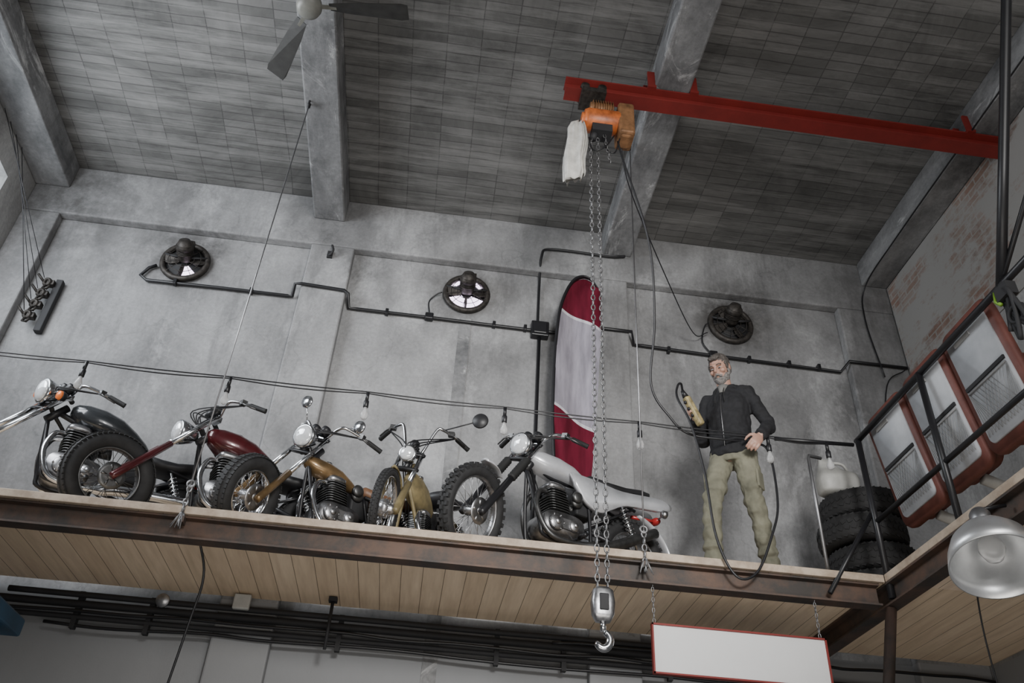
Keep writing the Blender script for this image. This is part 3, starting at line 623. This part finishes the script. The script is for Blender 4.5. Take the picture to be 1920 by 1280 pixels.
    for y in((-.045,.045) if c.get('gauges',2)==2 else (0,)):
        i_.lathe([(0,-.03),(.03,-.03),(.036,.02),(.036,.035),(0,.035)],ip+V((0,y,.02)),V((-.5,0,1)),20)
    i_.tube([ip+V((0,-.045,0)),ip+V((0,.045,0))],.012,6);i_.xf(S);mk(i_,'instrument','black',root)
    bz=c['barz'];bw=c['barw'];bs=c.get('bars',c['top'][0]+.06)
    cl=top+axis*.05+V((-.02,0,0));Bp=lambda s,z,y:P(s,z,y)
    pts=[]
    for sgn in(-1,1):
        pts.append([cl+V((0,sgn*.03,0)),cl+V((0,sgn*.06,.02)),Bp(bs-.02,bz-.02,sgn*bw*.38),Bp(bs,bz,sgn*bw*.52),Bp(bs+c.get('sweep',.1)*.5,bz-.015,sgn*bw*.78),Bp(bs+c.get('sweep',.1),bz-.04,sgn*bw)])
    bp=cr(list(reversed(pts[0]))+pts[1],5)
    bo=mk(MB().tube(bp,.0115,10).box(cl,(.05,.1,.04)).xf(S),'handlebar','chrome',root)
    for sgn,side in((-1,pts[0]),(1,pts[1])):
        a=side[-1];d=(side[-1]-side[-2]).normalized()
        mk(MB().tube([a-d*.11,a-d*.1,a+d*.015,a+d*.02],[.014,.018,.018,.02],12).xf(S),'grip','grip',bo)
        mk(MB().tube([a-d*.15+V((.02,0,-.005)),a-d*.1+V((.05,0,-.01)),a+V((.055,0,-.015))],[.01,.007,.006],8).box(a-d*.16,(.04,.045,.035)).xf(S),'brake_lever','dalu',bo)
    f_=MB()
    for k_ in range(5):
        y=(-.06,.05,.02,-.03,.0)[k_]
        f_.tube(cr([pts[0 if y<0 else 1][-2],cl+V((.1+.02*k_,y,.0)),cl+V((.06,y*.6,-.12)),P(c['top'][0]+.15,c['top'][1]-.2,y*.5),P(c['eng'][0],c['eng'][1]+.1,y*1.5)],6),.005,5)
    f_.xf(S);mk(f_,'control_cables','black',bo)
    for sg,mo_,mz,mm in c.get('mirrors',[]):
        a=pts[0 if sg<0 else 1][3];e=a+V((.03,mo_,mz));r_=c.get('mr',.04)
        mk(MB().tube([a,e],.005,6).lathe([(0,-.012),(r_,-.010),(r_*1.1,.0),(0,.004)],e,V((-1,0,.1)),20).xf(S),'mirror',mm,root)
    if c.get('signals'):
        for sg in(-1,1):
            q=hp+V((-.05,sg*(hr+.08),-.01))
            mk(MB().tube([hp+V((-.05,sg*hr,0)),q],.007,6).lathe([(0,-.035),(.03,-.025),(.036,.0),(.036,.01)],q,V((1,0,0)),18).xf(S),'turn_signal_housing','black',root)
            mk(MB().lathe([(.035,.008),(.03,.03),(0,.036)],q,V((1,0,0)),18).xf(S),'turn_signal','orange',root)
    if c.get('fender'):
        fm,gap,a0,a1=c['fender'];rg=[]
        for i in range(15):
            th=math.radians(a0+(a1-a0)*i/14);d=V((math.cos(th),0,math.sin(th)));rr=Rf+gap;hw2=tf*.62*(1-.35*abs(i/7-1)**2)
            rg.append([ax0+d*(rr+.0)+V((0,-hw2,0)),ax0+d*(rr+.022)+V((0,-hw2*.6,0)),ax0+d*(rr+.03),ax0+d*(rr+.022)+V((0,hw2*.6,0)),ax0+d*(rr)+V((0,hw2,0)),ax0+d*(rr+.012)])
        mk(MB().loft(rg).xf(S),'front_fender',fm,root)
    neck=P(c['top'][0]+.04,c['top'][1]-.1);sb=P(*c['seatb']);sp_=P(*c['pivot']);fr=MB()
    fr.tube([neck+axis*.07,neck-axis*.1],.028,12)
    fr.tube(cr([neck,P((c['top'][0]+c['seatb'][0])/2,c['tank'][1]-.07),sb],5),.02,10)
    eb=max(.12,c['eng'][1]-.2);es=c['eng'][0]
    for y in(-.09,.09):
        fr.tube(cr([neck-axis*.08,P(es-.2,eb+.1,y),P(es-.14,eb,y),P(es+.2,eb,y),sp_+V((0,y,-.05)),sb+V((0,y*.8,0))],5),.014,8)
        fr.tube([sp_+V((0,y,0)),P(wb,Rr,y+.02*(1 if y>0 else -1))],.017,8)
        fr.tube([sb+V((0,y,0)),P(wb-.02,c.get('tailz',.62),y)],.012,8)
        fr.tube([P(wb-.05,c.get('tailz',.62),y),sp_+V((0,y,.05))],.010,8)
    mk(fr,'frame',c.get('framem','black'),root)
    for y in(-.12,.12):
        sk=MB();a=P(wb-.04,Rr+.04,y);b_=P(wb-.18,c.get('tailz',.62),y)
        helix(sk,a.lerp(b_,.2),a.lerp(b_,.9),.028,.006,8);sk.tube([a,b_],.012,8)
        mk(sk,'shock_absorber','chrome',root)
    ec=P(*c['eng']);sc=c.get('esc',1)
    cr_=MB();cr_.loft([[ec+V((p.y*1.45*sc,y*sc,(p.z)*sc-.08*sc)) for p in supr(0,0,.11,.085,20,.6)] for y in(-.10,-.085,.085,.10)],0,True,True)
    eo=mk(cr_,'engine',c.get('engm','alu'),root)
    for y in(-1,1):
        cv=MB()
        for dx,dz,r_ in((.07,-.08,.062),(-.07,-.075,.045)):
            cv.lathe([(0,.10*sc),(r_,.10*sc),(r_,.115*sc),(r_*.85,.125*sc),(r_*.3,.13*sc),(0,.13*sc)],ec+V((dx*sc,0,dz*sc)),(0,y,0),26)
            cv.lathe([(0,.125*sc),(r_*.4,.125*sc),(r_*.35,.14*sc),(0,.14*sc)],ec+V((dx*sc,0,dz*sc)),(0,y,0),16)
        cv.box(ec+V((0,y*.105*sc,-.075*sc)),(.2*sc,.02,.07*sc))
        for q in range(6):
            a=2*pi*q/6;cv.lathe([(0,.115*sc),(.006,.115*sc),(.006,.128*sc),(0,.128*sc)],ec+V(((.07+.052*math.cos(a))*sc,0,(-.08+.052*math.sin(a))*sc)),(0,y,0),8)
        mk(cv,'engine_cover',c.get('covm','alu'),eo)
    ld=V((c.get('cyl',.15),0,1)).normalized()
    def cylinder(ldd,nf,q0,mat):
        cyl=MB()
        for i in range(nf):
            o_=ec+ldd*(.02+i*.0175)*sc+V((.02,0,0));q=q0 if i<nf-3 else q0*.85
            cyl.loft([[o_+V((p.y*1.0,p.z*1.15,dz)) for p in supr(0,0,q*sc,.09*sc,20,.45)] for dz in(-.0028,.0028)],0,True,False)
        o_=ec+V((.02,0,0));cyl.tube([o_,o_+ldd*(.02+nf*.0175)*sc],[.07*sc]*2,16)
        mk(cyl,'cylinder_fins',mat,eo)
        hd_=MB();hc=o_+ldd*(.025+nf*.0175)*sc
        hd_.loft([[hc+V((p.y*s1_,p.z*s1_,dz)) for p in supr(0,0,.075*sc,.095*sc,20,.5)] for dz,s1_ in((-.01,1),(.02*sc,1),(.04*sc,.75))])
        hd_.tube([hc+V((0,-.08*sc,.01)),hc+V((0,.08*sc,.01))],.024*sc,12);mk(hd_,'cylinder_head',c.get('headm','alu'),eo)
    cylinder(ld,c.get('nf',9),.085,c.get('cylm','dalu'))
    if c.get('vtwin'): cylinder(V((-.6,0,1)).normalized(),8,.075,'dalu')
    ca=MB().tube([ec+V((-.1,0,.1*sc)),ec+V((-.2,0,.12*sc))],[.03,.045],14).ell(ec+V((-.12,.09,.12*sc)),(.05,.025,.045)).lathe([(0,0),(.04,0),(.044,.03),(.03,.04),(0,.04)],ec+V((-.1,.1,.14*sc)),(0,1,0),20)
    mk(ca,'carburettor','dalu',eo)
    fp=MB();fp.tube([P(es+.08,eb+.02,-.24),P(es+.08,eb+.02,.24)],.010,8)
    for y in(-.22,.22): fp.tube([P(es+.08,eb+.02,y*.8),P(es+.08,eb+.02,y*1.15)],.018,8)
    mk(fp,'foot_peg','black',root)
    mk(MB().box(P(c['seatb'][0]-.02,(c['seatb'][1]+c['pivot'][1])/2+.02),(.15,.15,.18)),'battery_box','dark',root,bev=.015)
    n_=2 if c.get('ex2',True) else 1
    for k_ in range(n_):
        ex=MB();y=.07 if k_==0 else -.07;sg=1 if y>0 else -1
        e0=ec+ld*.15*sc+V((.09,y*.6,0))
        pt=cr([e0,e0+V((.08,y*.3,-.03)),P(es-.22,c['eng'][1]-.02,y*1.3),P(es-.12,eb,sg*.13),P(es+.15,eb-.01,sg*.15),P(es+.35,eb+.03,sg*.16),P(wb+.1,eb+c.get('exr',.08),sg*.17)],6)
        nP=len(pt);ex.tube(pt,[.019 if i<nP*.62 else .019+.02*min(1,(i-nP*.62)/(nP*.08)) for i in range(nP)],12)
        mk(ex,'exhaust_pipe',c.get('exm','chrome'),root)
    ts,tz=c['tank'];tl,tw,th_=c['tdim'];rg=[]
    for u,wf,hf,dz in((0,.25,.3,.03),(.05,.55,.6,.025),(.18,.85,.92,.01),(.38,1,1,0),(.6,.9,.88,-.01),(.8,.62,.62,-.03),(.95,.36,.36,-.05),(1,.2,.2,-.055)):
        x=wb/2-(ts-tl/2+tl*u);rg.append(supr(x,tz+dz*tl*2.5,tw*wf,th_*hf,24,.8,.8))
    to=mk(MB().loft(rg),'fuel_tank',c['tankm'],root,c.get('tankl'))
    mk(MB().lathe([(0,0),(.03,0),(.032,.015),(.02,.022),(0,.022)],P(ts-tl*.1,tz+th_*1.0-.005),(0,0,1),20),'filler_cap','chrome',to)
    s0,s1,sz=c['seat'];rg=[]
    for u,wf,hf,dz in((0,.5,.5,.0),(.06,.75,.9,.0),(.3,1,1,-.02),(.55,1.1,.9,-.015),(.8,.95,1,.02),(.97,.7,.8,.04),(1,.5,.5,.045)):
        rg.append(supr(wb/2-(s0+(s1-s0)*u),sz+dz,.12*wf,c.get('sth',.045)*hf,20,.7))
    mk(MB().loft(rg),'seat',c['seatm'],root)
    if c.get('panel'):
        sbx,sbz=c['seatb'];tz_=c.get('tailz',.62)
        for sg in(-1,1):
            q=cr([(sbx-.18,sbz+.02,0),(sbx+.05,sbz+.02,0),(sbx+.3,tz_+.10,0),(wb+.26,tz_+.15,0),(wb+.28,tz_+.07,0),(sbx+.34,tz_+.0,0),(sbx+.2,sbz-.16,0),(sbx+.08,sbz-.22,0),(sbx-.04,sbz-.18,0),(sbx-.14,sbz-.07,0)],4)
            rg=[[P(p.x*1.0+(0 if w_==1 else (sbx+.15-p.x)*.06),p.y,sg*yy) for p in q] for yy,w_ in((.10,1),(.125,1),(.135,.9))]
            mk(MB().loft(rg),'side_panel',c['panel'],root)
    rf=c.get('rfm','black');rg=[];o_=P(wb,Rr);a0,a1=c.get('rfa',(50,175))
    for i in range(15):
        t_=math.radians(a0+(a1-a0)*i/14);d=V((math.cos(t_),0,math.sin(t_)));rr=Rr+c.get('rfg',.03);hw2=tr*.62
        rg.append([o_+d*rr+V((0,-hw2,0)),o_+d*(rr+.02)+V((0,-hw2*.7,0)),o_+d*(rr+.028),o_+d*(rr+.02)+V((0,hw2*.7,0)),o_+d*rr+V((0,hw2,0)),o_+d*(rr+.014)])
    mk(MB().loft(rg),'rear_fender',rf,root)
    tl_=P(wb+c.get('tlx',.26),c.get('tailz',.62)+.03)
    mk(MB().ell(tl_,(.035,.05,.03)).tube([tl_,P(wb+.02,c.get('tailz',.62))],.014,8),'tail_light','redlens',root)
    if c.get('rsig'):
        for sg in(-1,1): mk(MB().tube([tl_,tl_+V((.03,sg*.13,0))],.007,6).lathe([(0,-.03),(.028,-.02),(.032,.01),(0,.03)],tl_+V((.03,sg*.14,0)),(-1,0,0),16),'rear_signal','alu',root)
    mk(MB().tube([P(es+.15,eb,.1),P(es+.12,.01,.22)],.011,8),'side_stand','black',root)
    mk(MB().lathe([(.03,-.003),(.09,-.003),(.09,.003),(.03,.003)],P(wb,Rr,-.07),(0,1,0),28).tube([P(wb,Rr+.085,-.07),P(es+.14,c['eng'][1]-.03,-.07)],.006,5).tube([P(wb,Rr-.085,-.07),P(es+.14,c['eng'][1]-.13,-.07)],.006,5),'drive_chain','dalu',root)
bike(dict(x=-3.22,y=5.33,al=27,steer=30,wb=1.6,Rf=.31,tf=.09,Rr=.30,tr=.13,top=(.54,.99),hl=(.43,1.0),hr=.09,barz=1.12,barw=.38,sweep=.2,tank=(.94,.88),tdim=(.58,.14,.11),tankm='blacktank',
 eng=(.80,.56),esc=1.15,seat=(1.2,1.65,.72),seatm='vinyl',seatb=(1.2,.72),pivot=(1.25,.42),signals=True,label='black custom motorcycle with chrome fork and amber signals',tailz=.64,vtwin=True,slid=.35))
bike(dict(x=-2.10,y=5.30,al=27,steer=14,wb=1.42,Rf=.30,tf=.115,Rr=.30,tr=.13,top=(.50,.90),hl=(.34,.76),hr=.085,barz=1.05,barw=.36,sweep=.16,tank=(.80,.76),tdim=(.56,.12,.105),tankm='maroon',forkm='maroon',disc=.09,rimm='dalu',hub='dalu',
 eng=(.76,.45),esc=1.12,seat=(1.02,1.5,.64),seatm='vinyl',seatb=(1.05,.64),pivot=(1.1,.38),label='dark red motorcycle with fat front tyre and maroon fork',tailz=.57,slid=.55))
bike(dict(x=-1.2,y=5.31,al=35,steer=34,wb=1.30,Rf=.275,tf=.11,Rr=.29,tr=.13,top=(.38,.84),hl=(.27,.83),hr=.085,barz=1.0,barw=.36,sweep=.22,tank=(.58,.64),tdim=(.48,.08,.07),tankm='gold',forkm='gold',disc=.09,
 eng=(.64,.40),esc=1.0,seat=(.80,1.30,.585),seatm='brown',seatb=(.82,.53),pivot=(.88,.34),label='gold chopper motorcycle with brown leather seat and round mirrors',tailz=.52,mirrors=[(-1,-.05,.14,'chrome'),(1,.12,.02,'chrome')],mr=.045,slid=.45,tlx=.18,sth=.05))
bike(dict(x=-.30,y=5.28,al=62,steer=18,wb=1.06,Rf=.265,tf=.055,Rr=.265,tr=.065,top=(.25,.78),hl=(.16,.76),hr=.06,barz=1.06,barw=.33,sweep=.16,tank=(.46,.56),tdim=(.44,.06,.13),tankm='yellow',forkm='yellow',disc=0,
 eng=(.53,.30),esc=.75,seat=(.70,1.02,.70),seatm='vinyl',seatb=(.72,.53),pivot=(.68,.28),label='small faded yellow moped with high chrome handlebars',tailz=.53,mirrors=[(1,.26,.10,'vinyl')],mr=.055,gauges=1,fender=('yellow',.01,80,150),ex2=False,engm='dalu',cylm='dalu',framem='yellow',tlx=.1))
bike(dict(x=.28,y=5.27,al=26,steer=28,wb=1.36,Rf=.31,tf=.085,Rr=.31,tr=.10,top=(.42,.93),hl=(.33,.92),hr=.085,barz=1.06,barw=.38,sweep=.1,tank=(.72,.82),tdim=(.62,.105,.09),tankm='silver',forkm='black',disc=.09,rimm='alu',
 eng=(.68,.45),esc=1.08,seat=(.90,1.52,.815),seatm='vinyl',seatb=(.9,.76),pivot=(.92,.38),label='silver trail motorcycle with knobbly tyres and black seat',tailz=.67,knob=True,gaiter=True,fender=('silver',.035,88,122),panel='silver',rsig=True,rfm='silver',rfa=(100,170),rfg=.05,exr=.25,exm='dalu',sth=.04))
# ------------------------------------------------------------------ person
def hand(mb,w_,d,nrm,side,curl,sc=1):
    d=V(d).normalized();n_=V(nrm);n_=(n_-d*n_.dot(d)).normalized();s_=V(side);s_=(s_-d*s_.dot(d)-n_*s_.dot(n_)).normalized();w_=V(w_)
    R=Matrix((s_,n_,d)).transposed()
    mb.ell(w_+d*.045*sc,(.040*sc,.016*sc,.054*sc),0,R,14,8)
    for i,(o,l) in enumerate(((.031,.072),(.0105,.08),(-.0105,.075),(-.031,.058))):
        p=w_+d*.082*sc+s_*o*sc;pts=[w_+d*.05*sc+s_*o*.8*sc,p];a=0
        for k_ in range(3):
            a+=curl[k_];q=d*math.cos(a)+n_*math.sin(a);p=p+q*l*sc*(.45,.32,.23)[k_];pts.append(p)
        mb.tube(pts,[.0095,.0095,.0088,.008,.0065],8)
    p=w_+d*.02*sc+s_*.03*sc;pts=[p];q=(s_*.8+d*.7+n_*.3).normalized()
    p=p+q*.035*sc;pts.append(p);q=(s_*.25+d*.8+n_*.6).normalized();p=p+q*.03*sc;pts.append(p);q=(d*.7+n_*.8-s_*.1).normalized();p=p+q*.024*sc;pts.append(p)
    mb.tube(pts,[.013,.012,.010,.007],8)
Px,Py=2.10,5.18;pr_=math.radians(-42);PS=.975
def remesh(o,vx,sm=4,disp=0,ds=.08):
    r_=o.modifiers.new('remesh','REMESH');r_.mode='VOXEL';r_.voxel_size=vx;r_.use_smooth_shade=True
    s_=o.modifiers.new('smooth','SMOOTH');s_.factor=.5;s_.iterations=sm
    if disp:
        t=bpy.data.textures.new(o.name+'_folds','CLOUDS');t.noise_scale=ds;t.noise_depth=2
        d=o.modifiers.new('folds','DISPLACE');d.texture=t;d.strength=disp;d.mid_level=.5;d.texture_coords='LOCAL'
        s2=o.modifiers.new('soften','SMOOTH');s2.factor=.5;s2.iterations=2
sR,sL=V((-.16,.01,1.42)),V((.16,.01,1.42));eR,eL=V((-.24,.05,1.13)),V((.27,.08,1.14));wR,wL=V((-.20,-.16,1.22)),V((.26,-.12,.95))
hR,hL=V((-.085,.0,.92)),V((.085,0,.92));kR,kL=V((-.14,-.13,.51)),V((.11,.05,.50));aR,aL=V((-.185,-.11,.09)),V((.12,.17,.09))
HC=V((-.0,-.06,1.65));HR=Matrix.Rotation(math.radians(-4),3,'Z')@Matrix.Rotation(math.radians(34),3,'X')
def hp_(x,y,z): return HC+HR@V((x,y,z))
bd=MB()
def er(c_,rx,ry): return [V(c_)+V((rx*math.cos(t),ry*math.sin(t),0)) for t in [2*pi*j/20 for j in range(20)]]
bd.loft([er((0,0,.84),.11,.085),er((0,0,.94),.14,.10),er((0,0,1.05),.12,.09),er((0,0,1.2),.135,.095),er((0,0,1.35),.15,.095),er((0,.01,1.44),.12,.075),er((0,0,1.5),.055,.055)])
bd.tube([(0,.01,1.42),(0,-.01,1.52),HC+V((0,.02,-.03))],[.065,.056,.055],14)
for s_,e_,w_ in((sR,eR,wR),(sL,eL,wL)): bd.tube([s_*.9+V((0,0,.14)),s_,e_,e_.lerp(w_,.35),w_],[.05,.046,.036,.036,.025],12)
for h_,k_,a_ in((hR,kR,aR),(hL,kL,aL)):
    bd.tube([h_,h_.lerp(k_,.4),k_,k_.lerp(a_,.35),a_],[.076,.064,.046,.048,.034],12);bd.ell(a_+V((0,-.07,-.045)),(.035,.11,.03))
bd.ell(hp_(0,.01,.02),(.072,.092,.096),0,HR);bd.ell(hp_(0,-.035,-.05),(.053,.055,.062),0,HR);bd.ell(hp_(0,-.065,-.09),(.03,.028,.026),0,HR)
bd.ell(hp_(0,-.075,.035),(.055,.02,.014),0,HR);bd.tube([hp_(0,-.088,.025),hp_(0,-.112,-.012),hp_(0,-.1,-.022)],[.009,.013,.009],8)
bd.ell(hp_(0,-.085,-.048),(.026,.012,.008),0,HR);bd.ell(hp_(0,-.083,-.06),(.023,.012,.008),0,HR)
for s_ in(-1,1):
    bd.ell(hp_(s_*.074,.01,.0),(.009,.02,.032),0,HR);bd.ell(hp_(s_*.042,-.065,-.015),(.022,.02,.02),0,HR)
dR=V((-.15,-.95,.15)).normalized();nR=V((1,-.1,.2));nR=(nR-dR*nR.dot(dR)).normalized()
hand(bd,wR,dR,nR,(0,.1,1),(.9,1.2,.9),1.05)
hand(bd,wL,(-.25,-.5,-.75),(-.6,.3,-.3),(-.4,-.6,.5),(.5,.6,.4),1.05)
person=mk(bd,'person','skin',None,'bearded man in black hoodie and khaki trousers holding a hoist handset','person',recentre=False)
person.location=(Px,Py,F);person.rotation_euler=(0,0,pr_);person.scale=(PS,PS,PS);remesh(person,.005,3)
hd=MB();hd.loft([er((0,0,.88),.150,.12),er((0,0,.92),.170,.137),er((0,0,.97),.168,.134),er((0,0,1.05),.156,.126),er((0,0,1.2),.164,.13),er((0,.01,1.34),.174,.124),er((0,.01,1.43),.138,.095),er((0,.005,1.49),.075,.075)])
for s_,e_,w_ in((sR,eR,wR),(sL,eL,wL)):
    L_=cr([V((s_.x*.55,.01,1.40)),s_,s_.lerp(e_,.5),e_,e_.lerp(w_,.5),w_-(w_-e_)*.02],5);n_=len(L_)
    hd.tube(L_,[.064-.018*i/n_+(.005*math.sin(i*1.9) if i>n_*.3 else 0) for i in range(n_)],16)
hd.torus((0,.05,1.49),(0,-.4,1),.084,.034,.044,28,10);hd.ell((0,.14,1.44),(.115,.065,.10))
hoodie=mk(hd,'hoodie','hood',person,'loose black zip hoodie');remesh(hoodie,.008,3,.04,.08)
mk(MB().loft([er((0,-.04,1.42),.03,.056),er((0,-.04,1.46),.034,.054),er((0,-.025,1.495),.054,.056)]),'shirt','shirt',person)
mk(MB().tube([(-.0,-.14,.93),(-.0,-.14,1.2),(-.0,-.12,1.38)],.003,6),'zip','steel',hoodie)
for s_ in(-1,1): mk(MB().tube([(s_*.03,-.105,1.44),(s_*.035,-.137,1.38),(s_*.037,-.142,1.30)],.0035,6),'drawstring','grip',hoodie)
tr_=MB();tr_.loft([er((0,0,.84),.135,.10),er((0,0,.88),.15,.115),er((0,0,.96),.142,.108)])
for h_,k_,a_ in((hR,kR,aR),(hL,kL,aL)):
    L_=cr([h_,h_.lerp(k_,.5),k_,k_.lerp(a_,.5),a_+V((0,0,-.03))],10);n_=len(L_)
    rad=[.094-.030*min(1,i/(n_*.55))+(.006*math.sin(i*1.5) if i>n_*.3 else 0)+(.008*math.sin(i*2.4) if i>n_*.78 else 0) for i in range(n_)]
    tr_.tube(L_,rad,18)
tr=mk(tr_,'trousers','pants',person,'loose khaki work trousers');remesh(tr,.007,1,.034,.09)
for s_,h_,k_ in((-1,hR,kR),(1,hL,kL)): mk(MB().box(h_.lerp(k_,.55)+V((s_*.070,0,0)),(.02,.11,.14)),'cargo_pocket','pants',tr,bev=.01)
for a_ in(aR,aL):
    s_=MB();rg=[]
    for y,w_,hh in((.07,.028,.06),(.05,.04,.1),(-.02,.043,.1),(-.08,.046,.065),(-.14,.046,.05),(-.18,.03,.035)):
        rg.append([V((a_.x+w_*math.cos(t),a_.y+y,.012+max(0,hh*(.5+.5*math.sin(t))))) for t in [2*pi*j/16 for j in range(16)]])
    mk(s_.loft(rg),'shoe','shoe',person);mk(MB().prism([(a_.x+.048*math.cos(t),a_.y-.055+.13*math.sin(t),0) for t in [2*pi*j/20 for j in range(20)]],(0,0,.018)),'sole','dark',person)
hr_=MB();hr_.ell(hp_(0,.022,.045),(.077,.090,.084),0,HR);hr_.ell(hp_(0,-.04,.092),(.055,.045,.024),0,HR);hr_.ell(hp_(0,.05,-.01),(.072,.055,.065),0,HR)
for s_ in(-1,1): hr_.ell(hp_(s_*.070,-.01,.02),(.010,.03,.04),0,HR)
ho=mk(hr_,'hair','hair',person);remesh(ho,.005,1,.016,.02)
be=MB();be.ell(hp_(0,-.062,-.088),(.043,.040,.042),0,HR);be.ell(hp_(-.04,-.03,-.07),(.024,.045,.036),0,HR);be.ell(hp_(.04,-.03,-.07),(.024,.045,.036),0,HR);be.tube([hp_(-.035,-.088,-.055),hp_(0,-.103,-.036),hp_(.035,-.088,-.055)],[.008,.011,.008],8)
for s_ in(-1,1): be.ell(hp_(s_*.068,-.01,-.03),(.010,.022,.03),0,HR)
bo=mk(be,'beard','beard',person,'short grey beard');remesh(bo,.005,2,.01,.02)
for s_ in(-1,1):
    e_=mk(MB().ell(hp_(s_*.031,-.078,.012),(.012,.01,.006),0,HR),'eye','eye',person);mk(MB().ell(hp_(s_*.031,-.086,.010),(.005,.004,.005),0,HR),'iris','dark',e_)
    mk(MB().tube([hp_(s_*.016,-.094,.036),hp_(s_*.034,-.092,.04),hp_(s_*.052,-.08,.034)],.004,6),'eyebrow','hair',person)
PM=Matrix.Translation(V((Px,Py,F)))@Matrix.Rotation(pr_,4,'Z')@Matrix.Scale(PS,4)
c0=PM@(wR+dR*.088+nR*.036);up=V((-.5,-.1,1)).normalized();u_,v_,t_=frame(up);Rm=Matrix((u_,v_,t_)).transposed()
g=G('control_handset',c0-V((0,0,.1)),'yellow and black hoist pendant control handset','hoist control')
g.part(MB().box(c0-t_*.02,(.056,.05,.24),0,Rm),'handset_body','pendant',bev=.015)
g.part(MB().tube([c0+t_*.1,c0+t_*.155],[.024,.013],12),'cable_gland','black')
for i in range(3): g.part(MB().lathe([(0,0),(.013,0),(.013,.01),(0,.012)],c0+t_*(.06-i*.055)-v_*.024,-v_,14),'push_button','black')
ct=c0+t_*.15
lc=cr([(1.13,4.38,6.98),(1.17,4.42,6.8),(1.40,4.6,6.10),(1.47,4.8,5.5),(1.46,4.95,5.03),(1.60,5.0,4.80),(1.74,5.03,4.70),(2.0,5.02,4.68),(2.2,5.06,4.70),(2.30,5.02,4.62),(2.28,4.95,4.2),(2.2,4.93,3.95),(2.07,4.93,3.69),(1.93,4.93,3.65),(1.83,4.94,3.9),(1.80,4.96,4.36),(1.74,4.98,4.75),(ct.x-.07,5.02,ct.z-.12),(ct.x-.055,5.04,ct.z+.0),(ct.x-.025,5.05,ct.z+.03),tuple(ct)],8)
mk(MB().tube(lc,.0085,7),'control_cable','black',None,'long black looping cable from hoist to handset','cable')
# ------------------------------------------------------------------ light
W=bpy.data.worlds.new('World');bpy.context.scene.world=W;W.use_nodes=True
bg=W.node_tree.nodes['Background'];bg.inputs[0].default_value=(.95,.97,1,1);bg.inputs[1].default_value=.22
def area(loc,tgt,sx_,sy_,e,col=(1,1,1)):
    l=bpy.data.lights.new('daylight','AREA');l.shape='RECTANGLE';l.size=sx_;l.size_y=sy_;l.energy=e;l.color=col  # one name for the window daylight and the two added fills
    o=bpy.data.objects.new('daylight',l);COL.objects.link(o);o.location=loc;d=V(tgt)-V(loc);o.rotation_euler=d.to_track_quat('-Z','Y').to_euler();return o
area((-4.0,4.0,6.2),(1,5.8,4.5),2.4,2.0,170,(.93,.96,1))
area((1.5,-2.0,5.0),(.8,6.5,4.8),4,2.5,130,(1,.985,.96))  # added soft fill high behind the camera, aimed at the back wall
area((.3,1.0,1.0),(.5,5.6,3.7),4,1.2,75,(1,.95,.88))  # added fill near the floor, brightens the underside of the deck
l=bpy.data.lights.new('added_wall_spot','SPOT');l.energy=2000;l.spot_size=math.radians(54);l.spot_blend=1;l.shadow_soft_size=.6;l.color=(1,.985,.96)  # added unseen spot, brightens the middle of the back wall
o=bpy.data.objects.new('added_wall_spot',l);COL.objects.link(o);o.location=(1.2,-1.6,4.4);o.rotation_euler=(V((.8,6.5,5.2))-V(o.location)).to_track_quat('-Z','Y').to_euler()
# ------------------------------------------------------------------ camera
f=1602.8;ps,th,rh=[math.radians(a) for a in(5.144,36.404,3.541)]
Fw=V((math.sin(ps)*math.cos(th),math.cos(ps)*math.cos(th),math.sin(th)));r0=V((math.cos(ps),-math.sin(ps),0));u0=r0.cross(Fw)
rr=r0*math.cos(rh)+u0*math.sin(rh);uu=-r0*math.sin(rh)+u0*math.cos(rh)
cam=bpy.data.cameras.new('camera');co=bpy.data.objects.new('camera',cam);COL.objects.link(co)
cam.sensor_width=36;cam.lens=f*36/1920;cam.clip_end=100
mw=Matrix((rr,uu,-Fw)).transposed().to_4x4();mw.translation=V((0,0,1.6));co.matrix_world=mw
bpy.context.scene.camera=co
